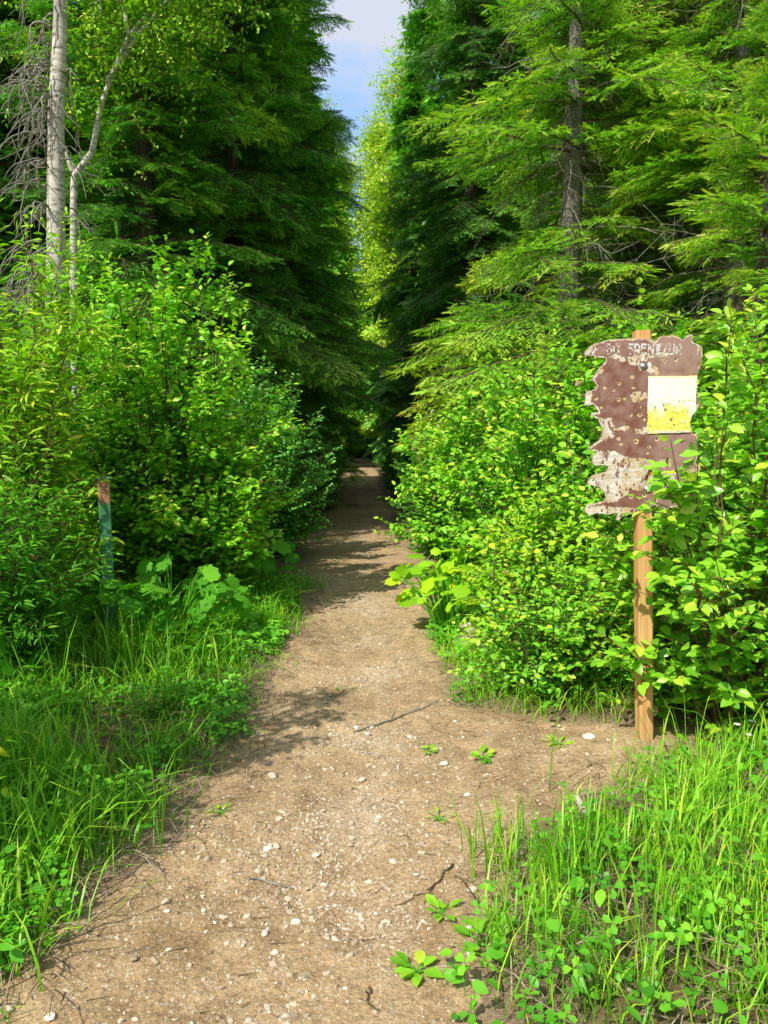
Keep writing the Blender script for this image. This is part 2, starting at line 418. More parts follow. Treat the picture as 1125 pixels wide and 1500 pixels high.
def build_ground():
    ys = np.concatenate([[-120, -40, -15, -6, -3], np.arange(-1, 12, .12), np.arange(12, 40, .5), np.arange(40, 90, 2.5), [100, 130, 180, 260, 400]])
    xs = np.concatenate([[-300, -150, -80, -45, -28, -18, -12, -8], np.arange(-6, 6.01, .12), [8, 12, 18, 28, 45, 80, 150, 300]])
    X, Y = np.meshgrid(xs, ys)
    Z = gz0(X, Y)
    inside = np.minimum(X - xl(Y), xr(Y) - X)
    Z = Z - .05 * np.clip((inside - .04) / .2, 0, 1) * (Y < 72)
    dist = -inside; dist = np.where(Y > 72, 3, dist)
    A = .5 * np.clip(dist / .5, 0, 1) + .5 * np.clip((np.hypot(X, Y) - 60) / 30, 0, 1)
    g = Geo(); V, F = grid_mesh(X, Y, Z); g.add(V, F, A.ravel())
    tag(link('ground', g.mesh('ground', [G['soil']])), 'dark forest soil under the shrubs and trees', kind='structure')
    ys = np.concatenate([np.arange(.6, 9, .028), np.arange(9, 20, .08), np.arange(20, 71, .4)])
    u = np.linspace(-.12, 1.12, 110)
    Y, U = np.meshgrid(ys, u, indexing='ij')
    X = xl(Y) + U * (xr(Y) - xl(Y))
    X = X + (fbm(X * 0 + U * 3, Y * 3.3) - .47) * .22 * np.abs(U - .5) * 2
    Z = path_z(X, Y)
    e = np.maximum(np.maximum(-U, U - 1), 0) / .12
    edge = np.maximum(np.abs(U - .5) * 2 - .86, 0) / .38
    Z = Z - .035 * np.clip(edge, 0, 1) ** 1.3 * (.5 + fbm(X * 5, Y * 5))
    band = np.exp(-((X - .06 - .06 * np.sin(Y * 1.3)) / .22) ** 2) * (.35 + 1.6 * np.clip(fbm(X * 2.5 + 3, Y * 2.5 + 70) - .36, 0, 1)) + .5 * np.clip(fbm(X * 1.7 + 60, Y * 1.7) - .5, 0, 1) * 2 * (Y < 3.4)
    g = Geo(); V, F = grid_mesh(X, Y, Z); g.add(V, F, np.clip(band, 0, 1).ravel())
    tag(link('path', g.mesh('path', [G['dirt']])), 'bare stony dirt trail leading into the trees', kind='structure')
build_ground()

# ------------------------------------------------------------------ foliage generators
def leafy(g, r, P, D, L, nleaf, size, T, m_leaf=0, m_stem=1, upn=.9, droop=.25, var0=.5, rod_r=.0035, spread=.85, petiole=.25, vtip=.2):
    """twigs from P along D with length L, leaves set alternately along them"""
    N = len(P); D = nrm(D)
    if m_stem is not None:
        g.inst(ROD, P, D, r.normal(size=(N, 3)), np.stack([np.full(N, rod_r), L, np.full(N, rod_r)], 1), np.full(N, .5), m_stem)
    t = (np.arange(nleaf) + .6) / nleaf
    pos = P[:, None] + D[:, None] * (L[:, None] * (t[None] + r.uniform(-.05, .05, (N, nleaf))))[..., None]
    side = nrm(np.cross(D, np.array([0, 0, 1.]) + r.normal(0, .15, (N, 3))))
    sg = np.where(np.arange(nleaf) % 2, 1, -1)[None, :, None]
    ld = D[:, None] * (.55 + .9 * (t[None, :, None] > .9)) + side[:, None] * sg * spread + r.normal(0, .3, (N, nleaf, 3))
    ld[..., 2] -= droop
    nn = np.array([0, 0, upn]) + r.normal(0, .33, (N, nleaf, 3)) + np.array([-.28, -.28, 0])
    s = size * r.uniform(.6, 1.2, (N, nleaf)) * (1 - .25 * t[None] ** 3)
    v = (var0[:, None] if np.ndim(var0) else var0) + r.normal(0, .19, (N, nleaf)) + vtip * (t[None] - .5)
    pos = pos + nrm(ld) * (s * petiole)[..., None]
    v = np.where(r.random(v.shape) < .012, 0, np.clip(v, .01, 1))
    g.inst(T, pos.reshape(-1, 3), ld.reshape(-1, 3), nn.reshape(-1, 3), s.ravel(), v.ravel(), m_leaf)

def bez(a, b, c, n=9):
    t = np.linspace(0, 1, n)[:, None]
    return a * (1 - t) ** 2 + 2 * b * t * (1 - t) + c * t ** 2

def shrub(seed, h, rad, nst=26, ntw=16, nlf=12, leaf=.062, T=LEAF, twl=(.22, .5), wander=.35, shape=.4, low=.12, mats=('leaf_shrub', 'stem'), droop=.25, lean=(0, 0), stem_r=.011):
    """> foliage, stem meshes"""
    r = rngs(seed); gf = Geo(); gs = Geo()
    P = []; D = []; L = []; VV = []
    nsk = int(nst * .45)
    for i in range(nst + nsk):
        a = r.uniform(0, 2 * math.pi); q = math.sqrt(r.random()) if i < nst else r.uniform(.6, 1.)
        top = np.array([math.cos(a) * q * rad + lean[0], math.sin(a) * q * rad + lean[1], h * (1 - shape * q ** 2) * (r.uniform(.62, 1.0) if i < nst else r.uniform(.15, .62))])
        b0 = np.array([math.cos(a) * q * .22 * rad, math.sin(a) * q * .22 * rad, -.05])
        ctl = np.array([top[0] * .45, top[1] * .45, top[2] * .68]) + r.normal(0, .12, 3) * rad
        pts = bez(b0, ctl, top, 10) + np.concatenate([np.zeros((1, 3)), np.cumsum(r.normal(0, .014, (9, 3)), 0)])
        gs.tube(pts, np.linspace(stem_r, .003, 10) * r.uniform(.7, 1.25), 5)
        s = r.uniform(low, 1, ntw) ** .9; s[-1] = .985
        k = np.clip((s * 9).astype(int), 0, 8); f = s * 9 - k
        p = pts[k] * (1 - f[:, None]) + pts[k + 1] * f[:, None]
        tang = nrm(pts[k + 1] - pts[k])
        ax = nrm(r.normal(size=(ntw, 3))); ax[:, 2] *= .6
        rd = np.concatenate([p[:, :2] - np.array([lean]) * .5, np.zeros((ntw, 1))], 1); rd = nrm(rd)
        d = tang * .55 + ax * .75 + rd * .35 + np.array([0, 0, .12]); d[-1] = tang[-1]
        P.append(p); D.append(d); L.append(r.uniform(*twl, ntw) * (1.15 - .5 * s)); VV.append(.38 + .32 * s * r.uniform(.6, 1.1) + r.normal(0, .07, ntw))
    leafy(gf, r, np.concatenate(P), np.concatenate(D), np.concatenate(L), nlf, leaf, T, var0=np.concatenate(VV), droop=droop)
    fm = gf.mesh('foliage', [G[mats[0]], G[mats[1]]]); sm = gs.mesh('stem', [G[mats[1]]])
    return fm, sm

def place_shrub(name, label, cat, meshes, x, y, rot=0., group=None, scale=1.):
    t = thing(name, label, cat, (x, y, gz(x, y)), rot, group, scale)
    link('foliage', meshes[0], t); link('stem', meshes[1], t)
    return t

def branch(seed, L, hi=True, up=.14, sag=.62, tip=.24, sparse=1., side=.46, dead=False):
    """one conifer bough along +x: arrays V,F,A,M"""
    r = rngs(seed); g = Geo(); T = TW_DEAD if dead else (TW_HI if hi else TW_LO)
    def axis(s): return np.stack([L * s, L * .06 * np.sin(s * 4 + seed) , L * (up * s - sag * s ** 2 + tip * s ** 3)], -1)
    s = np.linspace(0, 1, 9); pts = axis(s)
    g.tube(pts, np.linspace(.008 + .007 * L, .003, 9), 4, m=1)
    sp = (.068 if hi else .12) / sparse
    nb = max(6, int(L * .85 / sp))
    TP = []; TD = []; TL = []; TA = []; SP = []; SD = []; SL = []
    tl = .10 if hi else .18
    for i in range(nb):
        for sd in (-1, 1):
            sb = .14 + .84 * (i + r.uniform(0, .9)) / nb
            p = axis(np.array([sb]))[0]; q = axis(np.array([min(sb + .03, 1.03)]))[0]; tg = nrm(q - p)
            bl = (L * side * (1 - sb) ** .75 * min(1, (sb + .05) / .3) + .07) * r.uniform(.7, 1.15)
            a = R(r.uniform(42, 66)) * sd
            lat = np.array([-tg[1], tg[0], 0.]); lat = lat / (np.linalg.norm(lat) + 1e-6)
            d = tg * math.cos(a) + lat * math.sin(a) + np.array([0, 0, r.uniform(-.28, .02)])
            d = nrm(d)
            SP.append(p); SD.append(d); SL.append(bl)
            nt = max(1, int(bl / (tl * .62)))
            for k in range(nt):
                tt = (k + .3) / nt
                pp = p + d * bl * tt + np.array([0, 0, -.12 * bl * tt * tt])
                for s2 in (-1, 1):
                    a2 = R(r.uniform(32, 55)) * s2
                    l2 = np.array([-d[1], d[0], 0.])
                    dd = d * math.cos(a2) + l2 * math.sin(a2) + np.array([0, 0, r.uniform(-.6, .12)])
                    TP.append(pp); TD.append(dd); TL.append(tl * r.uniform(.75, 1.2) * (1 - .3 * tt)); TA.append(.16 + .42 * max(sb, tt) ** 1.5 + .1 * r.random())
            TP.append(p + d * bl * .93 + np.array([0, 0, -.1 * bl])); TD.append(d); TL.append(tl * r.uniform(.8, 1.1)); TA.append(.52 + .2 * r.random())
    TP.append(axis(np.array([.97]))[0]); TD.append(nrm(axis(np.array([1.]))[0] - axis(np.array([.94]))[0])); TL.append(tl * 1.2); TA.append(.8)
    TP = np.array(TP); TD = np.array(TD); TL = np.array(TL); TA = np.array(TA)
    up_ = np.array([0, 0, 1.]) + r.normal(0, .5, (len(TP), 3))
    kk = r.integers(0, 3, len(TP))
    for v in range(3):
        q = kk == v
        tv = T[v][0]
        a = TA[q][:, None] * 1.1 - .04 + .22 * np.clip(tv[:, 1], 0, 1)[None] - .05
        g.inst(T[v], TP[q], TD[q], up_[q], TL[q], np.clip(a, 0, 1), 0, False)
    SL = np.array(SL)
    g.inst(ROD, np.array(SP), np.array(SD), r.normal(size=(len(SP), 3)), np.stack([np.full(len(SL), .0035), SL, np.full(len(SL), .0035)], 1), np.full(len(SL), .4), 1)
    return g.arrays()

LIB = {}
for hi in (True, False):
    for L in (.6, 1.2, 1.9):
        LIB[hi, L] = [branch(int(L * 10) + 31 * v + 7 * hi, L, hi) for v in range(3)]
FLAT = {}
for L in (.6, 1.2, 1.9):
    FLAT[True, L] = [branch(int(L * 10) + 37 * v + 900, L, True, up=.10, sag=.40, tip=.16, side=.52) for v in range(3)]
    FLAT[False, L] = LIB[False, L]
DEADLIB = [branch(500 + v, 1.1, False, up=.05, sag=.95, tip=.1, sparse=.8, side=.4, dead=True) for v in range(3)]

def put(g, br, p, az, pitch, roll, sc, da=0., m0=0, m1=1):
    V, F, A, M = br
    ca, sa = math.cos(az), math.sin(az); cp, sp = math.cos(pitch), math.sin(pitch); cr, sr = math.cos(roll), math.sin(roll)
    Mr = np.array([[1, 0, 0], [0, cr, -sr], [0, sr, cr]]); Mp = np.array([[cp, 0, -sp], [0, 1, 0], [sp, 0, cp]]); Ma = np.array([[ca, -sa, 0], [sa, ca, 0], [0, 0, 1]])
    W = (V * sc) @ (Ma @ Mp @ Mr).T.astype(np.float32) + np.array(p, np.float32)
    A2 = np.clip(A + da, 0, 1)
    wood = M == 1
    g.V.append(W.astype(np.float32)); g.F.append(F + g.n); g.n += len(W)
    g.A.append(A2.astype(np.float32)); g.M.append(np.where(wood, m1, m0).astype(np.int32)); g.S.append(np.zeros(len(F), bool))

def trunk_geo(r, H, rad, bend=.06, sides=12):
    n = 26; t = np.linspace(0, 1, n)
    ph = r.uniform(0, 6, 2)
    cx = bend * np.sin(t * 5 + ph[0]) * t * 2; cy = bend * np.sin(t * 4 + ph[1]) * t * 2
    pts = np.stack([cx, cy, t * H - .15], -1)
    rr = rad * (1 - t) ** .8 + .012 + rad * .55 * np.exp(-t * H / .35)
    g = Geo(); g.tube(pts, rr, sides)
    V = g.V[0]; V += (r.normal(0, .035, V.shape) * rad).astype(np.float32)
    return g, pts

def conifer(seed, H, rad, z0, tr, hi_to=11., whorl=.32, per=5, power=.75, low_pitch=-8, gap=.12, mat='needle_fir', bark='bark_conifer', dead=30, deadfol=0, dz=(.6, 5.), lib=None):
    lib = lib or LIB
    r = rngs(seed); gt, pts = trunk_geo(r, H, tr)
    gc = Geo(); z = z0
    def ax(z): return np.array([np.interp(z, pts[:, 2], pts[:, 0]), np.interp(z, pts[:, 2], pts[:, 1]), z])
    while z < H * .985:
        f = (z - z0) / (H - z0)
        a0 = r.uniform(0, 6.28); tone = r.normal(0, .07)
        for k in range(per):
            if r.random() < gap: continue
            L = rad * max(1 - f, .03) ** power * r.uniform(.5, 1.25) * (1 + .22 * math.sin(z * 1.9 + seed)) * min(1, .72 + f * 3)
            nom = min((.6, 1.2, 1.9), key=lambda q: abs(math.log(q / max(L, .1))))
            br = lib[z < hi_to, nom][r.integers(3)]
            pitch = R(low_pitch + 34 * f + r.normal(0, 6))
            az = a0 + k * 6.283 / per + r.normal(0, .2); p0 = ax(z + r.uniform(-.1, .1)); tn = tone + r.normal(0, .10)
            put(gc, br, p0, az, pitch, r.normal(0, .22), L / nom, tn)
            if z < 13:
                for q in range(2):
                    u = r.uniform(.3, .85); Ls = max(L * .55 * (1.15 - u), .18)
                    pp = p0 + np.array([math.cos(az) * math.cos(pitch), math.sin(az) * math.cos(pitch), math.sin(pitch)]) * L * u + np.array([0, 0, L * (.14 * u - .62 * u * u + .24 * u ** 3) + r.uniform(-.05, .03)])
                    put(gc, lib[z < hi_to, .6][r.integers(3)], pp, az + r.choice([-1, 1]) * r.uniform(.25, 1.0), pitch - .45 * u + r.normal(0, .22), r.normal(0, .5), Ls / .6, tn + r.normal(.03, .10))
        z += whorl * (1 - .45 * f) * r.uniform(.75, 1.25)
    gd = Geo()
    for i in range(dead):
        zz = r.uniform(*dz); a = r.uniform(0, 6.28); L = r.uniform(.4, 1.4)
        d = np.array([math.cos(a), math.sin(a), 0])
        p0 = ax(zz); e = p0 + d * L + np.array([0, 0, r.uniform(-.55, .1) * L]); c = p0 + d * L * .55 + np.array([0, 0, .08])
        pp = bez(p0, c, e, 7) + r.normal(0, .012, (7, 3))
        gd.tube(pp, np.linspace(.011, .003, 7), 4, cap=False)
        n = 7; q = pp[r.integers(2, 7, n)]
        dd = d * .4 + r.normal(0, .7, (n, 3)) + np.array([0, 0, -.45])
        gd.inst(ROD, q, dd, r.normal(size=(n, 3)), np.stack([np.full(n, .004), r.uniform(.12, .4, n), np.full(n, .004)], 1), np.full(n, .5))
    for i in range(deadfol):
        zz = r.uniform(*dz); put(gd, DEADLIB[r.integers(3)], ax(zz), r.uniform(0, 6.28), R(r.uniform(-25, 5)), r.normal(0, .3), r.uniform(.6, 1.15), r.normal(0, .15), 1, 0)
    return (gt.mesh('trunk', [G[bark]]), gc.mesh('crown', [G[mat], G['stem']]), gd.mesh('dead_branches', [G['deadwood'], G['needle_dead']]) if gd.V else None)

def place_tree(name, label, cat, meshes, x, y, rot=0., group=None, scale=1., tilt=(0, 0)):
    t = thing(name, label, cat, (x, y, gz(x, y)), rot, group, scale, tilt)
    link('trunk', meshes[0], t); link('crown', meshes[1], t)
    if meshes[2]: link('dead_branches', meshes[2], t)
    return t

# ------------------------------------------------------------------ conifers
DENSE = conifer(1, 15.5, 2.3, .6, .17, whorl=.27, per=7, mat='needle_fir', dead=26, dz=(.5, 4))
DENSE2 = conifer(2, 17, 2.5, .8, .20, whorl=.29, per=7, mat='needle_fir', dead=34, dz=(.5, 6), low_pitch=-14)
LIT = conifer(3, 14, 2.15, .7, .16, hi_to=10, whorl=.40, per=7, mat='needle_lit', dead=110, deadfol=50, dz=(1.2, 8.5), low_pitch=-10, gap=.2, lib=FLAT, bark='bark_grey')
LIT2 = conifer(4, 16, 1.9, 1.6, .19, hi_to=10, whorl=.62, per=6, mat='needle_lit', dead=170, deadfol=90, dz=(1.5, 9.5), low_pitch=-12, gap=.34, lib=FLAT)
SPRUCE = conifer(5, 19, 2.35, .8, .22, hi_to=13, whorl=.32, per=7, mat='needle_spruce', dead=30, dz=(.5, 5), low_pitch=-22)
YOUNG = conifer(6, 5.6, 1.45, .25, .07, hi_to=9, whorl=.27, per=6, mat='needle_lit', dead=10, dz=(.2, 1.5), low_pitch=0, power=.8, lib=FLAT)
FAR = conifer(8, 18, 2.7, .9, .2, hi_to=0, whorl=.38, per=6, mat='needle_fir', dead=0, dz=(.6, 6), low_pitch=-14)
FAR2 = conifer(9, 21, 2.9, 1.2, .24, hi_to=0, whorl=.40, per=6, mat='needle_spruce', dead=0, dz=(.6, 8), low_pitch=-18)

place_tree('fir_tree', 'dense dark green fir just right of the two pale birches, behind the tallest left-hand shrub', 'tree', DENSE, -3.2, 12.2, .4)
place_tree('fir_tree', 'tall fir in the middle of the left-hand forest edge, its grey trunk showing low down', 'tree', DENSE2, -2.35, 14.8, 2.0)
place_tree('fir_tree', 'fir whose branch tips make the left edge of the gap of sky', 'tree', DENSE, -1.75, 18.2, 3.6, scale=(1, 1, 1.12))
place_tree('fir_tree', 'shaded fir far back on the left of the trail, last before the sky gap', 'tree', DENSE2, -2.1, 24, 5.0)
place_tree('fir_tree', 'dark fir behind the pale birch trunk at the left edge', 'tree', DENSE2, -5.6, 13.6, 1.1)
place_tree('fir_tree', 'fir nearest the left edge, its dark bough hanging beside the birch trunk', 'tree', DENSE, -7.0, 12.2, 4.4)
place_tree('fir_tree', 'sunlit fir with layered boughs left of the bare grey trunks, behind the notice board', 'tree', LIT, 2.75, 10.2, .9)
place_tree('fir_tree', 'fir with dark bare trunk and hanging dead twigs rising above the notice board', 'tree', LIT2, 4.0, 11.2, 2.7)
place_tree('fir_tree', 'fir with pale grey trunk just right of the dark bare trunk', 'tree', LIT2, 4.75, 13.2, 5.2)
place_tree('fir_tree', 'tall fir at the upper right corner with bright yellow-green boughs', 'tree', LIT, 5.5, 10.6, 3.9)
place_tree('fir_tree', 'sunlit fir crowded between the pale grey trunk and the young fir at the right edge', 'tree', LIT, 4.5, 9.4, 5.1, scale=.9)
place_tree('young_fir', 'bushy young fir with bright layered boughs at the right edge above the broad-leaved shrub', 'tree', YOUNG, 3.75, 7.4, 1.0)
place_tree('young_fir', 'low young fir half hidden behind the notice board and the shrubs', 'tree', YOUNG, 2.25, 8.4, 2.9, scale=.62)
place_tree('spruce_tree', 'tall dark spruce with drooping boughs on the right edge of the sky gap', 'tree', SPRUCE, 2.75, 19.5, .5)
place_tree('spruce_tree', 'shaded spruce right of the trail behind the tall drooping spruce', 'tree', SPRUCE, 1.9, 27, 2.5, scale=.82)
far = [(-2.2, 38), (-5.5, 21), (-8.2, 17), (-10.5, 13.5), (-11, 21), (-4.5, 44), (-2.4, 52), (-1.3, 64), (.2, 69), (1.6, 62), (2.6, 49), (4.2, 36), (2.6, 35), (5.2, 27), (5.6, 20), (7.2, 16), (8.5, 22), (9.5, 14), (7, 31), (11.5, 19), (-14, 18), (-9, 33), (9.5, 40), (-7, 52), (6, 55), (14, 25), (-13, 28), (-5, 66), (5, 68), (-16, 40), (16, 44), (-10, 60), (11, 62), (3.3, 24), (-3.9, 21), (-8.8, 12.8), (-13, 15), (-6.4, 15.4), (-6.2, 36), (-1.9, 45), (2.1, 54), (.9, 75), (-.9, 74), (-3.5, 74), (3.6, 75), (8, 11.5), (7.4, 19.5), (12, 13), (6.3, 14), (9.8, 27), (5.2, 41), (8, 48), (-16, 23), (16, 17), (-12, 45), (13, 50), (-19, 30), (19, 30), (0, 82), (-6, 80), (6, 82)]
rf = rngs(77)
for i, (x, y) in enumerate(far):
    place_tree('conifer_tree', 'dark conifer standing in the shaded forest behind the front trees', 'tree', (FAR, FAR2)[i % 2], x, y, rf.uniform(0, 6.28), 'conifers deep in the forest', rf.uniform(.85, 1.12))

# ------------------------------------------------------------------ broad-leaved trees
def limb_tree(limbs, r, twigs, leaf, T, mat, bark, dist=.55, tl=(.25, .6), nlf=9, zmin=0, sides=10):
    """limbs: list of (points, r0, r1, leafy_from or None)"""
    gt = Geo(); gc = Geo(); P = []; D = []; L = []
    for pts, r0, r1, lf in limbs:
        pts = np.array(pts, float); n = 24
        tt = np.linspace(0, 1, n) * (len(pts) - 1); i = np.clip(tt.astype(int), 0, len(pts) - 2); f = (tt - i)[:, None]
        f = f * f * (3 - 2 * f) * .5 + f * .5
        q = pts[i] * (1 - f) + pts[i + 1] * f; q += r.normal(0, .05, q.shape) * np.linspace(r0, r1, n)[:, None]
        gt.tube(q, np.linspace(r0, r1, n), sides)
        if lf is not None:
            k = r.integers(int(lf * n), n, twigs)
            P.append(q[k] + r.normal(0, dist, (twigs, 3)) * np.array([1, 1, .7])); D.append(r.normal(0, 1, (twigs, 3)) + np.array([0, 0, -.1])); L.append(r.uniform(*tl, twigs))
    P = np.concatenate(P); D = np.concatenate(D); L = np.concatenate(L)
    leafy(gc, r, P, D, L, nlf, leaf, T, var0=.5 + r.normal(0, .12, len(P)), droop=.35)
    return gt.mesh('trunk', [G[bark]]), gc.mesh('crown', [G[mat], G['stem']])

def aspen(seed, H, w):
    r = rngs(seed); limbs = [([(0, 0, -.1), (.15, 0, H * .4), (0, .1, H)], .2, .02, .5)]
    for i in range(44):
        z = H * r.uniform(.22, .95); a = r.uniform(0, 6.28); l = w * (1.1 - (z / H) ** 2) * r.uniform(.6, 1.1)
        limbs.append(([(0, 0, z), (math.cos(a) * l * .6, math.sin(a) * l * .6, z + l * .6), (math.cos(a) * l, math.sin(a) * l, z + l * 1.35)], .05, .01, .3))
    return limb_tree(limbs, r, 80, .15, LEAF_LOW, 'leaf_aspen', 'bark_birch', .38, (.3, .7), 7, sides=6)
for i, (x, y, H, w, lab) in enumerate([(1.75, 33, 17.2, 2.1, 'sunlit yellow-green leafy tree rising beside the dark spruce in the sky gap'), (1.15, 40, 17.6, 2.0, 'paler, lower-looking leafy tree at the foot of the sky gap, next to the left-hand firs'), (-1.9, 46, 20.3, 2.6, 'leafy tree mostly hidden behind the left-hand firs below the sky gap')]):
    ms = aspen(40 + i, H, w)
    t = thing('broadleaf_tree', lab, 'tree', (x, y, gz(x, y)), i * 2.)
    link('trunk', ms[0], t); link('crown', ms[1], t)

def birches():
    r = rngs(21)
    x, y = -3.62, 9.2
    t = thing('birch_tree', 'straight pale birch trunk with tangled dead branches at the left edge', 'tree', (x, y, gz(x, y)))
    H = 12.5
    limbs = [([(0.06, 0, -.1), (.09, 0, 2.6), (.2, 0, 5.2), (.45, 0, 8), (.8, 0, H)], .145, .03, None)]
    for i in range(16):
        z = r.uniform(7.4, 12); a = r.uniform(0, 6.28); l = r.uniform(.9, 2.2)
        limbs.append(([(.5, 0, z), (.5 + math.cos(a) * l * .6, math.sin(a) * l * .6, z + l * .4), (.5 + math.cos(a) * l, math.sin(a) * l, z + l * .5)], .04, .008, .35))
    ms = limb_tree(limbs, r, 40, .07, LEAF, 'leaf_aspen', 'bark_birch', .3, sides=14)
    link('trunk', ms[0], t); link('crown', ms[1], t)
    gd = Geo()
    for i in range(95):
        z = r.choice([r.uniform(4.4, 6.4), r.uniform(2.6, 4.6), r.uniform(2.4, 7)]); a = r.choice([r.normal(math.pi + .3, .7), r.uniform(0, 6.28)], p=[.62, .38])
        L = r.uniform(.18, .55); d = np.array([math.cos(a), math.sin(a), 0]); p0 = np.array([.2 + (z - 5.2) * .07, 0, z]) + d * .11
        fall = r.uniform(.5, 1.5) * L
        e = p0 + d * L * r.uniform(.4, 1) + np.array([r.normal(0, .08), 0, -fall]); c = p0 + d * L * .7 + np.array([0, 0, r.uniform(-.05, .2)])
        n = 9; pp = bez(p0, c, e, n) + np.concatenate([np.zeros((1, 3)), np.cumsum(r.normal(0, .012, (n - 1, 3)), 0)])
        gd.tube(pp, np.linspace(r.uniform(.008, .018), .004, n), 5)
        for k in range(3):
            b = pp[r.integers(3, n - 1)]; dd = nrm(d * r.uniform(.1, .9) + r.normal(0, .4, 3) + np.array([0, 0, -.75])); l = r.uniform(.15, .5)
            gd.tube(bez(b, b + dd * l * .5 + r.normal(0, .04, 3), b + dd * l, 6), np.linspace(.006, .0025, 6), 4, cap=False)
    link('dead_branches', gd.mesh('dead_branches', [G['deadwood']]), t)
    x, y = -3.55, 10.0
    t = thing('birch_tree', 'thin crooked birch with bent trunk and yellow-green leaves, right of the straight pale birch', 'tree', (x, y, gz(x, y)))
    limbs = [([(-.08, 0, -.1), (-.06, 0, 2.6), (.0, 0, 4.35), (.02, 0, 4.7), (.26, 0, 5.0), (.36, 0, 5.5), (.52, 0, 5.9), (.74, 0, 6.35), (1.06, .1, 6.8), (1.25, .2, 7.4), (1.5, .3, 8.6)], .05, .016, .5),
             ([(.0, 0, 4.75), (-.05, -.05, 4.95), (-.1, -.1, 5.2)], .03, .012, None),
             ([(.46, 0, 5.8), (.66, -.1, 6.0), (.9, -.15, 6.3), (1.3, -.2, 6.7), (1.9, -.3, 7.2)], .04, .012, .4),
             ([(.74, 0, 6.35), (.6, .2, 7.0), (.1, .4, 7.7), (-.5, .4, 8.2)], .03, .01, .2),
             ([(1.06, .1, 6.8), (1.5, .1, 7.3), (2.1, .1, 7.3)], .025, .008, .2)]
    ms = limb_tree(limbs, r, 330, .066, LEAF, 'leaf_willow', 'bark_birch', .42, (.2, .5), 8)
    link('trunk', ms[0], t); link('crown', ms[1], t)
birches()

# ------------------------------------------------------------------ shrubs
S1 = shrub(101, 3.4, 1.05, 50, 20, 13, .08, wander=.3)
place_shrub('leafy_shrub', 'tall bright green shrub behind the rusty green post, the highest of the left side', 'shrub', S1, -1.75, 7.2)
S2 = shrub(102, 3.35, .9, 40, 20, 13, .11, LANCE, (.25, .6), mats=('leaf_willow', 'redstem'))
place_shrub('narrow_leaved_shrub', 'yellow-green shrub with long narrow leaves at the left edge', 'shrub', S2, -2.75, 5.9)
S3 = shrub(103, 3.2, .95, 40, 18, 12, .078)
place_shrub('leafy_shrub', 'leafy shrub in front of the birch trunk, between the narrow-leaved shrub and the tallest shrub', 'shrub', S3, -2.85, 7.9)
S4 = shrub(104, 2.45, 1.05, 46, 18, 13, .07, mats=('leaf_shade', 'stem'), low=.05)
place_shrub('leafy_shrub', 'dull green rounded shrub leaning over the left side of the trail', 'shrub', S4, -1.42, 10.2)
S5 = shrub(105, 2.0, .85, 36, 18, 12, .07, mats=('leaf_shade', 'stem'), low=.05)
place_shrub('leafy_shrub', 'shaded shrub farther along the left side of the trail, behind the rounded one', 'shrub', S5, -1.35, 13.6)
S6 = shrub(106, 1.9, .7, 28, 16, 11, .10, LANCE, (.25, .55), low=.1, mats=('leaf_berry', 'stem'))
place_shrub('narrow_leaved_shrub', 'low shrub with arching narrow leaves left of the rusty green post', 'shrub', S6, -2.3, 4.75, scale=.85)
place_shrub('leafy_shrub', 'dense dark shrub filling the gap behind the rusty green post and the large lobed leaves', 'shrub', S5, -1.95, 8.6, 2.2, scale=(1.05, 1., .95))
S7 = shrub(107, 2.4, 1.0, 46, 18, 12, .08)
place_shrub('leafy_shrub', 'bright rounded shrub overhanging the right side of the trail', 'shrub', S7, 1.42, 8.6)
S8 = shrub(108, 2.55, .85, 38, 18, 12, .074)
place_shrub('leafy_shrub', 'upright shrub just left of the notice board', 'shrub', S8, 1.62, 6.5)
S9 = shrub(109, 1.15, .55, 30, 14, 11, .066, low=.05, mats=('leaf_willow', 'stem'))
place_shrub('leafy_shrub', 'low yellow-green shrub at the trail edge under the upright shrub left of the board', 'shrub', S9, 1.42, 5.45)
S10 = shrub(110, 2.5, .75, 36, 18, 12, .074)
place_shrub('leafy_shrub', 'dense shrub directly behind the notice board and its post', 'shrub', S10, 2.15, 5.6)
S11 = shrub(111, 2.12, .62, 28, 14, 10, .08, mats=('leaf_broad', 'redstem'), low=.05, lean=(-.22, -.2))
place_shrub('broad_leaved_shrub', 'large-leaved shrub reaching in front of the lower right corner of the board', 'shrub', S11, 2.02, 4.05)
S12 = shrub(112, 2.65, .75, 32, 15, 11, .08, mats=('leaf_broad', 'redstem'), low=.08)
place_shrub('broad_leaved_shrub', 'tall broad-leaved shrub at the right edge above the young fir branches', 'shrub', S12, 2.85, 5.0)
S13 = shrub(113, .75, .4, 20, 10, 10, .05, low=.05, mats=('leaf_shrub', 'stem'))
place_shrub('leafy_shrub', 'knee-high leafy shrub at the foot of the post, on its left', 'shrub', S13, 1.15, 4.62)
place_shrub('leafy_shrub', 'knee-high leafy shrub at the foot of the post, on its right', 'shrub', S13, 1.85, 4.42, 2.)
rs = rngs(55)
for i, (x, y, s) in enumerate([(-1.35, 17, .95), (-1.3, 21, .85), (-1.45, 27, .9), (-1.4, 34, .8), (1.25, 12, .85), (1.3, 15.5, .8), (1.25, 20, .8), (1.4, 26, .8), (1.3, 34, .75), (1.2, 44, .8), (-1.3, 44, .8), (-.4, 58, .9), (.4, 60, .8), (-3.0, 10.6, 1.), (3.0, 9.2, .9), (4.2, 9, 1.), (-4.6, 8.4, 1.2), (2.4, 14, .9), (-3.4, 16, .9)]):
    place_shrub('undergrowth_shrub', 'leafy shrub in the shaded undergrowth between the forest trees and the trail', 'shrub', (S5, S4)[i % 2], x, y, rs.uniform(0, 6.28), 'shrubs lining the shaded trail', s)
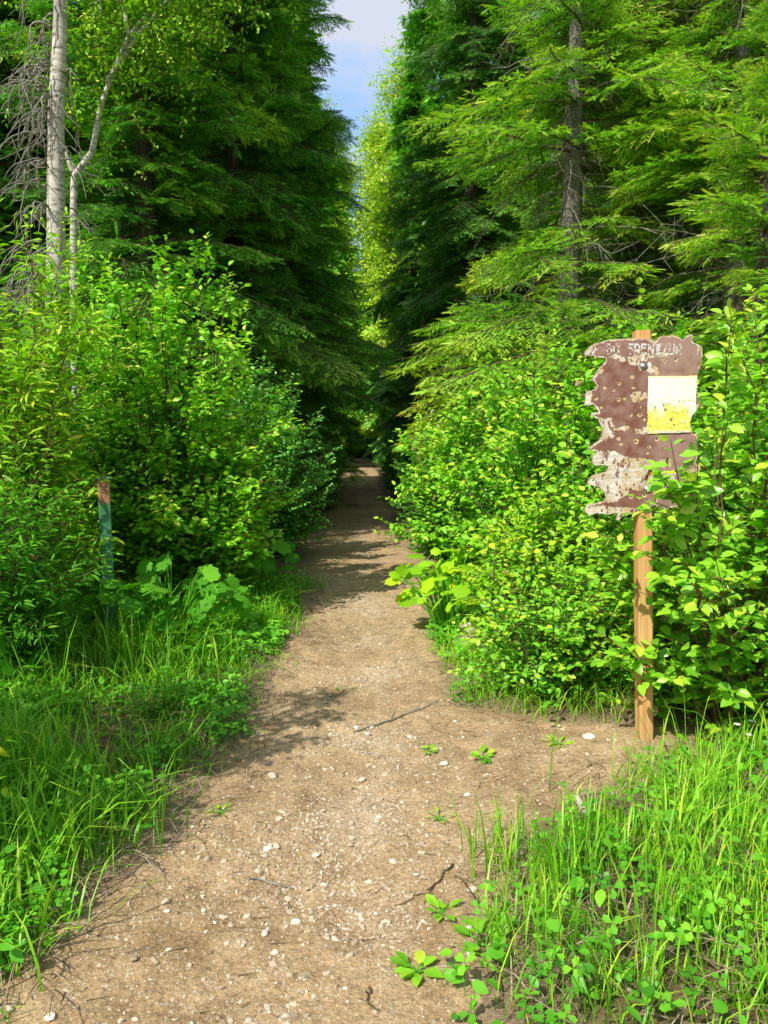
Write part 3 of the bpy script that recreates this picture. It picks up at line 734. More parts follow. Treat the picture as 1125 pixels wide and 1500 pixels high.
place_shrub('undergrowth_shrub', 'shrub closing the far end of the trail, its paler leaf colour standing in for sunlight', 'shrub', S9, -.15, 52, 0, None, 1.7)  # paler leaf material puts a sunlit look into this shrub's colour
S15 = shrub(115, 1.7, .7, 30, 16, 12, .075, low=.03)
place_shrub('leafy_shrub', 'waist-high shrub between the lobed leaves by the rusty post and the trail', 'shrub', S15, -1.5, 7.0)
# shrub standing left of the frame: it shades the grassy bank
S14 = shrub(114, 3.2, .8, 30, 18, 12, .07)
place_shrub('leafy_shrub', 'shrub standing left of the grassy bank, casting its shade over the grass', 'shrub', S14, -2.35, 2.45)

# large lobed leaves
def lobed_plant(seed, n, rad, h, size, mat):
    r = rngs(seed); gl = Geo(); gs = Geo()
    P = []; D = []; Nn = []; S = []
    for i in range(n):
        a = r.uniform(0, 6.28); q = rad * math.sqrt(r.random()); z = h * r.uniform(.45, 1) * (1 - .35 * q / rad)
        p = np.array([q * math.cos(a), q * math.sin(a), z])
        gs.tube(bez(np.array([p[0] * .2, p[1] * .2, -.02]), np.array([p[0] * .5, p[1] * .5, z * .8]), p, 7), np.linspace(.005, .0025, 7), 4)
        d = np.array([math.cos(a), math.sin(a), -.25]) + np.array([0, -.5, 0]) + r.normal(0, .35, 3)
        P.append(p); D.append(d); Nn.append(np.array([-.25, -.4, 1]) + r.normal(0, .5, 3)); S.append(size * r.uniform(.6, 1.15))
    gl.inst(LOBED, np.array(P), np.array(D), np.array(Nn), np.array(S), np.clip(r.normal(.5, .2, n), 0, 1))
    return gl.mesh('foliage', [G[mat]]), gs.mesh('stem', [G['cover']])
TB1 = lobed_plant(201, 90, .55, .66, .145, 'leaf_berry'); TB2 = lobed_plant(202, 34, .40, .75, .17, 'leaf_berry')
place_shrub('lobed_leaf_plant', 'patch of large lobed leaves just right of the rusty green post', 'plant', TB1, -1.42, 5.75)
place_shrub('lobed_leaf_plant', 'large lobed leaves at the grassy edge below the rounded left shrub', 'plant', TB2, -1.1, 7.4, 1.)
place_shrub('lobed_leaf_plant', 'large lobed leaves low at the left edge under the arching narrow-leaved shrub', 'plant', TB2, -2.1, 4.55, 2.4, scale=.75)
TB3 = lobed_plant(203, 80, .36, .70, .115, 'leaf_yellow')
place_shrub('lobed_leaf_plant', 'glowing yellow-green lobed leaves at the right edge of the trail', 'plant', TB3, .72, 6.25, scale=1.15)

# saplings
def sapling(seed, H, rad, whorl, mat, per=5):
    r = rngs(seed); gt = Geo(); gt.tube([(0, 0, -.05), (0, 0, H * .5), (.01, 0, H)], [.018, .012, .004], 7); gc = Geo()
    z = .1
    while z < H:
        f = z / H
        for k in range(per):
            L = rad * (1 - f) ** .7 * r.uniform(.7, 1.1)
            put(gc, LIB[True, .6][r.integers(3)], (0, 0, z), r.uniform(0, 6.28), R(8 + 30 * f + r.normal(0, 8)), r.normal(0, .2), max(L, .08) / .6, r.normal(0, .06))
        z += whorl * r.uniform(.8, 1.2)
    return gt.mesh('trunk', [G['stem']]), gc.mesh('crown', [G[mat], G['stem']]), None
SP1 = sapling(301, 1.25, .62, .13, 'needle_lit')
place_tree('fir_sapling', 'small fir sapling among broad leaves right of the post', 'sapling', SP1, 2.35, 4.15)
SP2 = sapling(302, .75, .5, .14, 'needle_lit', 4)
place_tree('fir_sapling', 'thin fir sapling at the trail edge in front of the pale rocks', 'sapling', SP2, .98, 5.6)
place_tree('fir_sapling', 'low fir sapling behind the tall grass at the right edge', 'sapling', SP2, 2.35, 3.75, 2.)

# ------------------------------------------------------------------ grass and ground cover
def blades(g, r, X, Y, H, lean, w, v, m=0, zf=gz0):
    N = len(X); Z = zf(X, Y) - .01
    a = r.uniform(0, 6.283, N); d = np.stack([np.cos(a), np.sin(a), np.zeros(N)], 1)
    P = np.stack([X, Y, Z], 1); side = np.stack([-np.sin(a + r.normal(0, .6, N)), np.cos(a), np.zeros(N)], 1)
    rows = []
    for t, ww in ((0, .8), (.35, 1), (.7, .75)):
        c = P + d * (lean * H * t ** 2)[:, None] + np.array([0, 0, 1.]) * (H * t * (1 - .3 * lean * t))[:, None]
        rows += [c - side * (w * ww / 2)[:, None], c + side * (w * ww / 2)[:, None]]
    tip = P + d * (lean * H)[:, None] + np.array([0, 0, 1.]) * (H * (1 - .45 * lean))[:, None]
    V = np.stack(rows + [tip], 1)
    T = np.array([(0, 1, 3), (0, 3, 2), (2, 3, 5), (2, 5, 4), (4, 5, 6)])
    F = (T[None] + (np.arange(N) * 7)[:, None, None]).reshape(-1, 3)
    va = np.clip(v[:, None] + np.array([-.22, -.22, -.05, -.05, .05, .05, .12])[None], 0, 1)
    g.add(V.reshape(-1, 3), F, va.ravel(), m)

def scatter(r, n, x0, x1, y0, y1, keep):
    X = r.uniform(x0, x1, n); Y = r.uniform(y0, y1, n); k = r.random(n) < keep(X, Y)
    return X[k], Y[k]

def grass_left():
    r = rngs(401); g = Geo()
    def keep(X, Y):
        o = xl(Y) - X + (fbm(X * 2.5, Y * 2.5) - .47) * .7
        return np.clip(o / .22, 0, 1) * np.clip(.25 + (fbm(X * 3 + 9, Y * 3) - .38) * 4, .12, 1)
    X, Y = scatter(r, 30000, -3.4, -.35, 1.4, 8.5, keep)
    N = len(X); o = xl(Y) - X
    H = r.uniform(.07, .26, N) * np.clip(.4 + o * 1.3, .35, 1.25) * (1 + .9 * (r.random(N) < .12))
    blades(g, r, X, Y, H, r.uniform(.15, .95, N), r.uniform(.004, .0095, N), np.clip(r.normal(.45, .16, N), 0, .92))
    X, Y = scatter(r, 16000, -3.0, -.35, 1.4, 7.5, lambda X, Y: np.clip((xl(Y) - X + .05) / .2, 0, 1)); N = len(X)
    blades(g, r, X, Y, r.uniform(.03, .11, N), r.uniform(.3, 1.2, N), r.uniform(.003, .007, N), np.clip(r.normal(.4, .18, N), 0, .92))
    # tall tufts
    for cx, cy, n, hh in [(-.95, 3.0, 90, .42), (-1.2, 2.75, 130, .5), (-1.35, 3.3, 120, .5), (-1.1, 2.35, 110, .36), (-1.5, 2.6, 140, .45), (-1.0, 5.3, 120, .4), (-1.35, 5.1, 130, .55), (-.8, 6.3, 110, .42), (-.75, 7.0, 110, .42), (-1.6, 5.0, 100, .6), (-1.0, 3.7, 70, .36), (-1.7, 3.4, 120, .5), (-1.15, 6.0, 130, .5), (-.62, 8.2, 90, .35), (-1.3, 2.1, 120, .35), (-.85, 4.6, 60, .3)]:
        X = cx + r.normal(0, .11, n); Y = cy + r.normal(0, .11, n)
        blades(g, r, X, Y, hh * r.uniform(.4, .95, n), r.uniform(.1, 1.0, n), r.uniform(.004, .011, n), np.clip(r.normal(.5, .15, n), 0, .95))
    n = 5200; X = r.uniform(-2.2, -.2, n); Y = r.uniform(1.5, 8, n); o = X - xl(Y); k = (o < .2) & (o > -.7) & (r.random(n) < np.clip(1 - np.abs(o + .12) / .5, .1, 1)); X = X[k]; Y = Y[k]; N = len(X)
    zz = lambda a_, b_: np.maximum(gz0(a_, b_), path_z(a_, b_)) + .012
    blades(g, r, X, Y, r.uniform(.05, .17, N), r.uniform(1.6, 2.15, N), r.uniform(.002, .006, N), r.beta(3, 1.6, N), 1, zz)
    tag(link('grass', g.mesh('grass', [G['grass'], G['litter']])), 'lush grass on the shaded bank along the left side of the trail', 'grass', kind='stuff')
grass_left()

def grass_right():
    r = rngs(402); g = Geo()
    def keep(X, Y):
        o = X - xr(Y) + (fbm(X * 2.5 + 31, Y * 2.5) - .47) * .6
        return np.clip(o / .25, 0, 1) * np.clip(.15 + (fbm(X * 3.5 + 9, Y * 3.5 + 4) - .38) * 4.5, .05, 1)
    X, Y = scatter(r, 7500, .25, 2.6, 1.3, 3.75, keep)
    N = len(X)
    H = r.uniform(.07, .27, N) * (1 + .8 * (r.random(N) < .15))
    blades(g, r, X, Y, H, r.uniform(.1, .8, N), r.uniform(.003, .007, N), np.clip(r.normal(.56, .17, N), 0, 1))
    for cx, cy, n, hh in [(.55, 2.75, 60, .32), (.72, 2.55, 80, .34), (.9, 2.7, 70, .3), (1.1, 2.5, 80, .36), (1.3, 2.85, 90, .38), (1.5, 3.1, 90, .34), (1.45, 2.6, 80, .36), (.6, 2.3, 70, .26), (1.0, 2.2, 70, .3), (1.75, 3.4, 80, .3), (1.3, 2.3, 70, .3), (.8, 2.0, 60, .22)]:
        X = cx + r.normal(0, .08, n); Y = cy + r.normal(0, .08, n)
        blades(g, r, X, Y, hh * r.uniform(.45, 1.1, n), r.uniform(.08, .55, n), r.uniform(.004, .009, n), np.clip(r.normal(.55, .15, n), 0, 1))
    X, Y = scatter(r, 17000, .3, 2.6, 1.3, 3.8, keep); N = len(X)
    blades(g, r, X, Y, r.uniform(.02, .09, N), r.uniform(.3, 1.3, N), r.uniform(.0025, .006, N), np.clip(r.normal(.5, .2, N), 0, 1))
    # dry flattened thatch between the blades
    n = 2300; X, Y = scatter(r, n, .3, 2.4, 1.5, 3.9, lambda X, Y: np.clip((X - xr(Y) + .15) / .3, 0, 1))
    blades(g, r, X, Y, r.uniform(.05, .16, len(X)), r.uniform(1.5, 2.2, len(X)), r.uniform(.002, .006, len(X)), r.beta(3, 1.6, len(X)), 1, lambda a_, b_: gz0(a_, b_) + .012)
    # trail-edge grass beneath the right-hand shrubs
    def keep2(X, Y):
        o = X - xr(Y) + (fbm(X * 3, Y * 3) - .47) * .4
        return np.clip(o / .12, 0, 1) * (o < .9)
    X, Y = scatter(r, 6500, .4, 2.2, 4.15, 7.5, keep2); N = len(X)
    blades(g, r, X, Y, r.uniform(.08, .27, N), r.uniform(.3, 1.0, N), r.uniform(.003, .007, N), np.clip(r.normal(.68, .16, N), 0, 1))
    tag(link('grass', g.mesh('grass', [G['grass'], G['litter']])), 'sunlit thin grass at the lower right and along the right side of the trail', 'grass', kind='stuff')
grass_right()

def cover():
    r = rngs(403); g = Geo()
    def keep(X, Y):
        o = np.maximum(xl(Y) - X, X - xr(Y)) + (fbm(X * 3 + 5, Y * 3 + 2) - .47) * .6
        return np.clip(o / .2, 0, 1) * np.clip((fbm(X * 2.2 + 50, Y * 2.2) - .34) * 6, 0, 1)
    for T, n, s, hh in ((CLOVER, 40000, .036, .15), (LEAF, 22000, .048, .18)):
        X, Y = scatter(r, n, -3.2, 2.6, 1.6, 8.5, keep); k = ~((X > 0) & (Y < 4.3) & (r.random(len(X)) < .8)); X = X[k]; Y = Y[k]; N = len(X)
        z = gz0(X, Y); h = r.uniform(.02, hh, N)
        P = np.stack([X, Y, z + h], 1)
        a = r.uniform(0, 6.28, N); D = np.stack([np.cos(a), np.sin(a), r.normal(-.1, .25, N)], 1)
        g.inst(T, P, D, np.array([-.1, -.3, 1]) + r.normal(0, .3, (N, 3)), s * r.uniform(.6, 1.4, N), np.clip(r.normal(.5, .2, N), 0, 1))
        g.inst(ROD, np.stack([X, Y, z - .01], 1), np.tile([0, 0, 1.], (N, 1)), r.normal(size=(N, 3)), np.stack([np.full(N, .0015), h + .01, np.full(N, .0015)], 1), np.full(N, .3))
    tag(link('ground_cover', g.mesh('ground_cover', [G['cover']])), 'low clover and small leafy herbs among the grass', 'ground cover', kind='stuff')
cover()

# ------------------------------------------------------------------ gravel, litter, stones, sticks
def gravel():
    r = rngs(501); g = Geo()
    def keep(X, Y):
        u = (X - xl(Y)) / (xr(Y) - xl(Y))
        inside = np.clip(u / .08, 0, 1) * np.clip((1 - u) / .08, 0, 1)
        band = np.exp(-((X - .06 - .06 * np.sin(Y * 1.3)) / .26) ** 2) + .8 * np.exp(-((X + .1) / .5) ** 2) * (Y < 3.2)
        return inside * np.clip(.12 + band * np.clip((fbm(X * 2.5 + 3, Y * 2.5 + 70) - .36) * 4.2, 0, 1), 0, 1)
    X, Y = scatter(r, 190000, -1.2, 1.7, 1.5, 9, keep)
    N = len(X); s = np.clip(r.lognormal(math.log(.0025), .62, N), .0013, .0115) * np.clip(1.15 - (Y - 2) * .03, .8, 1.2)
    Z = path_z(X, Y) + s * .15
    kk = r.integers(0, 5, N)
    for v in range(5):
        q = kk == v; n = q.sum()
        a = r.uniform(0, 6.28, n); Yd = np.stack([np.cos(a), np.sin(a), r.normal(0, .2, n)], 1)
        S = s[q][:, None] * np.stack([r.uniform(.7, 1.2, n), r.uniform(.8, 1.6, n), r.uniform(.4, .85, n)], 1)
        g.inst(STONES[v], np.stack([X[q], Y[q], Z[q]], 1), Yd, np.array([0, 0, 1.]) + r.normal(0, .2, (n, 3)), S, np.clip(r.beta(2, 2, n), 0, 1), 0, False)
    tag(link('gravel', g.mesh('gravel', [G['stone']])), 'small pale stones and grit scattered over the dirt trail', 'gravel', kind='stuff')
    g = Geo(); n = 2600
    X = r.uniform(-1.1, 1.5, n); Y = r.uniform(1.6, 9, n)
    u = (X - xl(Y)) / (xr(Y) - xl(Y)); k = (u > .02) & (u < .98) & (r.random(n) < np.clip(.22 + 1.6 * np.abs(u - .5) ** 2 + .3 * (X > .4), 0, 1)); X = X[k]; Y = Y[k]; N = len(X)
    a = r.normal(0, 1.0, N); D = np.stack([np.cos(a), np.sin(a), r.normal(0, .06, N)], 1)
    ln = r.uniform(.012, .075, N); w = r.uniform(.0009, .0022, N)
    g.inst(ROD, np.stack([X, Y, path_z(X, Y) + .004], 1), D, np.tile([0, 0, 1.], (N, 1)), np.stack([w, ln, w], 1), r.beta(1.5, 2, N))
    tag(link('twig_litter', g.mesh('twig_litter', [G['litter']])), 'dry needles and bits of twig strewn on the trail', 'litter', kind='stuff')
gravel()

def stone(x, y, s, seed, label, group=None, name='stone', bright=.8, sq=(1, 1.3, .6)):
    V, F = ico(seed, .3); V, F = subdiv(V, F, seed, .05)
    if s > .1: V, F = subdiv(V, F, seed + 1, .04)
    g = Geo(); g.add(V * np.array(sq) * s, F, bright, smooth=s > .1)
    u = (x - float(xl(y))) / float(xr(y) - xl(y))
    z = float(path_z(x, y)) if -.02 < u < 1.02 else gz(x, y)
    tag(link(name, g.mesh(name, [G['stone']]), None, (x, y, z + s * .2), (0, 0, seed * 1.3)), label, 'stone', group)
rb = rngs(61)
for i in range(26):
    y = rb.uniform(1.95, 4.2); x = rb.normal(0.0, .33)
    stone(x, y, rb.uniform(.008, .016), 600 + i, 'pale angular pebble lying loose on the dirt trail', 'loose pebbles on the trail', 'pebble', rb.uniform(.6, 1))
stone(-.42, 3.55, .022, 701, 'single rounded stone on the bare dirt left of the stony strip', None, 'stone', .6)
stone(1.22, 3.98, .03, 702, 'pale stone in the loose soil left of the post foot', None, 'stone', .95)
stone(.92, 6.1, .16, 703, 'pale rock half hidden by the yellow lobed leaves, upper of two', None, 'rock', .72, (1, 1, .7))
stone(.86, 5.75, .12, 704, 'pale rock behind the thin fir sapling, lower of two', None, 'rock', .8, (1, 1.2, .6))
stone(.42, 3.72, .018, 705, 'flat pale stone on the dirt right of the fallen stick', None, 'stone', .9, (1, 1.6, .5))

def stick(pts, r0, r1, label, seed, mat='deadwood', twig=2, name='fallen_stick'):
    r = rngs(seed); pts = np.array(pts, float); n = 14
    t = np.linspace(0, 1, n)[:, None]; q = pts[0] * (1 - t) + pts[1] * t; q[:, :2] += np.cumsum(r.normal(0, .006, (n, 2)), 0)
    q[:, 2] = path_z(q[:, 0], q[:, 1]) + r0 * .8 + .004
    c = q.mean(0); g = Geo(); g.tube(q - c, np.linspace(r0, r1, n), 6)
    for i in range(twig):
        b = q[r.integers(4, n - 2)] - c; d = nrm(pts[1] - pts[0]) * .7 + r.normal(0, .5, 3); d[2] = abs(d[2]) * .3
        g.tube([b, b + d * .04, b + d * .09], [r1, r1 * .8, r1 * .5], 5)
    tag(link(name, g.mesh(name, [G[mat]]), None, tuple(c)), label, 'stick')
stick([(-.04, 4.1, 0), (.48, 4.55, 0)], .0065, .003, 'long thin stick lying across the right half of the trail', 1)
stick([(-.42, 2.72, 0), (-.28, 2.68, 0)], .005, .003, 'short pale stick on the stony ground at lower left', 2, twig=0)
stick([(.01, 2.12, 0), (.04, 2.02, 0)], .003, .002, 'small dark twig on the gravel near the bottom edge', 3, 'stem', 0)
stick([(.12, 2.52, 0), (.28, 2.54, 0)], .002, .0015, 'thin brown twig among the stones right of the trail centre', 4, 'redstem', 1)
stick([(.35, 2.75, 0), (.25, 2.6, 0)], .004, .0025, 'crooked grey twig beside the thin grass', 5, 'stem', 1)
def chip():
    g = Geo(); r = rngs(9); V = np.array([(-.012, -.05, 0), (.014, -.045, 0), (.012, .05, 0), (-.008, .055, 0)]); V = np.concatenate([V, V * np.array([.8, .9, 1]) + np.array([0, 0, .014])])
    F = [(0, 2, 1), (0, 3, 2), (4, 5, 6), (4, 6, 7)] + sum([[(i, (i + 1) % 4, 4 + (i + 1) % 4), (i, 4 + (i + 1) % 4, 4 + i)] for i in range(4)], [])
    g.add(V, F, smooth=False); x, y = .94, 3.14
    tag(link('wood_chip', g.mesh('wood_chip', [G['pale_chip']]), None, (x, y, float(path_z(x, y)) + .02), (.5, 0, .35)), 'pale splinter of wood standing out at the edge of the right-hand grass', 'wood chip')
chip()

# weeds on the bare ground
def weed(x, y, n, size, label, seed, T=LEAF, mat='leaf_broad', lift=.25, wide=1., group=None):
    r = rngs(seed); g = Geo(); gs = Geo()
    a = np.arange(n) * 2.4 + r.normal(0, .3, n); s = size * r.uniform(.55, 1.1, n)
    D = np.stack([np.cos(a), np.sin(a), r.uniform(.0, lift * 2, n)], 1); P = D * np.array([1, 1, .4]) * (.02 + .35 * s)[:, None] * r.uniform(.3, 1, (n, 1)); P[:, 2] += .012
    g.inst(T, P, D, np.array([0, -.1, 1.]) + r.normal(0, .2, (n, 3)), np.stack([s * wide, s, s], 1), np.clip(r.normal(.5, .15, n), 0, 1))
    for p in P: gs.tube([(0, 0, -.01), p * .5 + np.array([0, 0, .004]), p], [.003, .0022, .0015], 4)
    t = thing('weed', label, 'plant', (x, y, float(path_z(x, y))), r.uniform(0, 6), group)
    link('foliage', g.mesh('foliage', [G[mat]]), t); link('stem', gs.mesh('stem', [G['cover']]), t)
weed(.17, 2.18, 14, .07, 'flat rosette of broad green leaves at the bottom edge of the trail', 801)
weed(.27, 2.45, 9, .06, 'small spreading weed on the stony ground below the thin grass', 802)
weed(.33, 3.12, 8, .05, 'tiny weed on bare dirt right of the trail centre', 803, LANCE, 'leaf_willow')
weed(-.6, 3.2, 9, .07, 'sprawling weed at the edge of the left grass', 804, LANCE, 'leaf_willow')
weed(.62, 3.78, 12, .06, 'leafy weed with dark shadow below the shrubs, left of the post', 805)
weed(.38, 2.3, 7, .10, 'weed with wide leaves where the right-hand grass begins', 806)
weed(1.05, 3.92, 12, .07, 'yellowing weed beside the post foot', 807, LANCE, 'leaf_yellow')
weed(-.15, 3.0 + 1.9, 6, .035, 'tiny tuft of green on the middle of the trail', 808, LANCE, 'leaf_willow')
weed(.35, 3.85, 7, .04, 'small weed on the dirt beside the fallen stick', 809)
def seed_head():
    x, y = .86, 3.35; r = rngs(3)
    t = thing('grass_stalk', 'tall single grass stalk with a dark seed head over bare dirt', 'plant', (x, y, float(path_z(x, y))))
    g = Geo(); g.tube(bez(np.array([0, 0, 0]), np.array([.0, 0, .25]), np.array([.03, -.02, .36]), 9), np.linspace(.003, .002, 9), 5)
    link('stem', g.mesh('stem', [G['cover']]), t)
    g = Geo(); g.tube(bez(np.array([.03, -.02, .36]), np.array([.04, -.02, .39]), np.array([.06, -.025, .42]), 7), [.003, .007, .008, .008, .007, .005, .002], 7)
    link('seed_head', g.mesh('seed_head', [G['stem']]), t)
seed_head()
def flowers():
    for i, (x, y, h, lab) in enumerate([(1.80, 3.52, .19, 'small white flower in the grass right of the post, left of three'), (1.86, 3.5, .2, 'small white flower in the grass right of the post, right of three'), (1.82, 3.45, .15, 'small white flower in the grass right of the post, lowest of three')]):
        t = thing('white_flower', lab, 'flower', (x, y, gz(x, y)), i * 1.1)
        g = Geo(); g.tube([(0, 0, -.01), (.004, 0, h * .5), (0, 0, h)], [.0018, .0015, .0012], 5); link('stem', g.mesh('stem', [G['cover']]), t)
        g = Geo(); a = np.arange(9) * 2.4; D = np.stack([np.cos(a), np.sin(a), .25 + 0 * a], 1)
        g.inst(LEAF, np.tile([0, 0, h], (9, 1)) + D * .002, D, np.tile([0, 0, 1.], (9, 1)), np.full(9, .018), np.full(9, .5)); link('petals', g.mesh('petals', [G['petal']]), t)
flowers()

# ------------------------------------------------------------------ notice board on its post
OUT = [(140, 255), (150, 225), (200, 185), (260, 165), (350, 152), (480, 145), (560, 142), (620, 165), (640, 150), (665, 130), (740, 125), (790, 140), (815, 158), (840, 130), (870, 118), (885, 135), (880, 165), (920, 185), (950, 200), (955, 260), (945, 330), (925, 385), (918, 400), (922, 500), (940, 520), (945, 580), (935, 620), (915, 635), (890, 680), (880, 720), (895, 760), (900, 790), (930, 800), (940, 830), (930, 850), (945, 900), (950, 930), (935, 975), (925, 990), (965, 1020), (960, 1060), (925, 1080), (900, 1110), (890, 1150), (905, 1200), (900, 1250), (850, 1300), (760, 1310), (700, 1330), (650, 1290), (600, 1320), (560, 1310), (520, 1350), (440, 1345), (400, 1400), (385, 1390), (395, 1345), (330, 1350), (250, 1345), (190, 1355), (160, 1320), (175, 1285), (230, 1270), (290, 1262), (310, 1230), (290, 1195), (260, 1160), (180, 1145), (175, 1125), (205, 1095), (215, 1075), (260, 1065), (310, 1050), (318, 1015), (290, 1010), (220, 1010), (205, 980), (210, 945), (240, 915), (190, 905), (185, 885), (220, 855), (250, 840), (275, 805), (268, 740), (240, 690), (190, 672), (195, 650), (245, 645), (230, 620), (205, 590), (150, 600), (148, 520), (170, 500), (215, 490), (230, 460), (195, 430), (200, 400), (230, 375), (230, 350), (270, 320), (285, 290), (280, 275), (200, 268), (145, 265)]
BARE = [[(240, 682), (330, 680), (345, 720), (352, 790), (330, 830), (250, 845), (275, 805), (268, 740)],
        [(190, 905), (370, 908), (400, 940), (470, 955), (590, 965), (620, 1010), (640, 1040), (650, 1100), (620, 1160), (560, 1180), (480, 1180), (450, 1215), (390, 1262), (300, 1260), (310, 1230), (260, 1160), (175, 1140), (215, 1075), (318, 1050), (318, 1015), (210, 1000)],
        [(640, 1052), (700, 1070), (900, 1035), (950, 1020), (935, 1060), (780, 1085), (790, 1110), (720, 1145), (640, 1120)],
        [(150, 245), (165, 225), (210, 195), (230, 215), (190, 262)],
        [(148, 520), (195, 500), (200, 540), (190, 575), (205, 595), (150, 605)],
        [(225, 350), (275, 340), (270, 375), (225, 385)],
        [(905, 190), (945, 200), (950, 240), (915, 250)],
        [(165, 1320), (180, 1290), (240, 1280), (520, 1310), (520, 1345), (190, 1350)],
        [(500, 320), (560, 310), (650, 345), (660, 390), (560, 370), (510, 360)],
        [(460, 520), (520, 495), (575, 510), (570, 550), (530, 580), (470, 570)],
        [(490, 755), (560, 735), (610, 745), (600, 790), (510, 790)],
        [(680, 975), (740, 965), (760, 1000), (720, 1060), (700, 1030)],
        [(430, 265), (620, 240), (800, 235), (700, 262), (560, 285), (480, 330), (440, 310)],
        [(300, 262), (380, 250), (430, 290), (400, 305), (340, 290)],
        [(345, 755), (440, 740), (460, 755), (430, 768), (350, 765)]]
RINGS = [(768, 290, 15), (690, 300, 12), (470, 403, 16), (380, 450, 15), (280, 478, 14), (222, 550, 15), (310, 548, 8), (260, 610, 9), (305, 605, 7), (467, 663, 15), (530, 663, 18), (560, 695, 14), (385, 826, 15), (402, 862, 14), (508, 845, 20), (655, 832, 16), (600, 882, 13), (590, 925, 12), (640, 378, 18), (490, 525, 16), (535, 540, 14), (480, 478, 12), (445, 750, 16), (385, 757, 14), (530, 607, 9), (550, 770, 14), (590, 752, 10), (380, 558, 16), (420, 553, 12), (575, 1220, 18), (640, 1200, 14), (480, 1225, 16), (440, 1000, 12), (490, 990, 14), (530, 975, 12), (570, 970, 12), (560, 1010, 12), (500, 1030, 10), (660, 1255, 14), (345, 495, 9), (680, 280, 14), (605, 520, 6), (740, 1000, 14), (655, 1080, 12), (720, 1100, 12)]
FONT = {'B': ["1110", "1001", "1110", "1001", "1001", "1110"], 'O': ["0110", "1001", "1001", "1001", "1001", "0110"], 'S': ["0111", "1000", "0110", "0001", "0001", "1110"], 'P': ["1110", "1001", "1001", "1110", "1000", "1000"],
        'E': ["1111", "1000", "1110", "1000", "1000", "1111"], 'N': ["1001", "1101", "1101", "1011", "1011", "1001"], 'T': ["1111", "0110", "0110", "0110", "0110", "0110"], 'U': ["1001", "1001", "1001", "1001", "1001", "0110"], 'R': ["1110", "1001", "1001", "1110", "1010", "1001"], ' ': ["0000"] * 6}
PX = .00338 / 4.6875      # metres per traced unit
BC = (548, 760)            # board origin in traced units

def in_poly(poly, x, y):
    c = np.zeros(x.shape, bool); n = len(poly)
    for i in range(n):
        x1, y1 = poly[i]; x2, y2 = poly[(i + 1) % n]
        if y1 == y2: continue
        c ^= ((y1 > y) != (y2 > y)) & (x < (x2 - x1) * (y - y1) / (y2 - y1) + x1)
    return c
def seg_dist(poly, x, y):
    d = np.full(x.shape, 1e9); n = len(poly)
    for i in range(n):
        a = np.array(poly[i], float); b = np.array(poly[(i + 1) % n], float); ab = b - a; L = (ab ** 2).sum() + 1e-9
        t = np.clip(((x - a[0]) * ab[0] + (y - a[1]) * ab[1]) / L, 0, 1)
        d = np.minimum(d, np.hypot(x - a[0] - t * ab[0], y - a[1] - t * ab[1]))
    return d

def slab(front_z, keep, X, Y, colors, rough, thick, side_col, name, mat):
    """grid sheet in the board plane with thickness; front faces -Y"""
    n, m = X.shape
    V = np.stack([(X - BC[0]) * PX, -front_z, -(Y - BC[1]) * PX], -1).reshape(-1, 3)
    i = np.arange(n - 1)[:, None] * m; a = (i + np.arange(m - 1)[None]).ravel()
    kf = (keep[:-1, :-1] & keep[1:, :-1] & keep[:-1, 1:] & keep[1:, 1:]).ravel()
    a = a[kf]
    F = np.concatenate([np.stack([a, a + m, a + m + 1], -1), np.stack([a, a + m + 1, a + 1], -1)])
    Fd = F
    # rim
    cnt = {}
    for q in Fd:
        for e in ((q[0], q[1]), (q[1], q[2]), (q[2], q[0])): cnt[e] = 1
    rim = [e for e in cnt if (e[1], e[0]) not in cnt]
    ids = sorted({v for e in rim for v in e}); mp = {v: k for k, v in enumerate(ids)}
    Vb = V[ids].copy(); Vb[:, 1] = thick
    Vr = V[ids].copy(); N = len(V); K = len(ids)
    rf_ = []
    for p, q in rim:
        rf_ += [(N + mp[q], N + mp[p], N + K + mp[p]), (N + mp[q], N + K + mp[p], N + K + mp[q])]
    Vback = V.copy(); Vback[:, 1] = thick
    AV = np.concatenate([V, Vr, Vb, Vback]); AF = np.concatenate([Fd, np.array(rf_), Fd[:, ::-1] + N + 2 * K])
    C = np.concatenate([colors.reshape(-1, 3), np.tile(side_col, (2 * K, 1)), np.tile(side_col, (N, 1))])
    RR = np.concatenate([rough.ravel(), np.full(2 * K + N, .8)])
    used = np.unique(AF); rem = -np.ones(len(AV), int); rem[used] = np.arange(len(used))
    g = Geo(); g.add(AV[used], rem[AF], RR[used], smooth=False)
    return g.mesh(name, [mat], C[used])

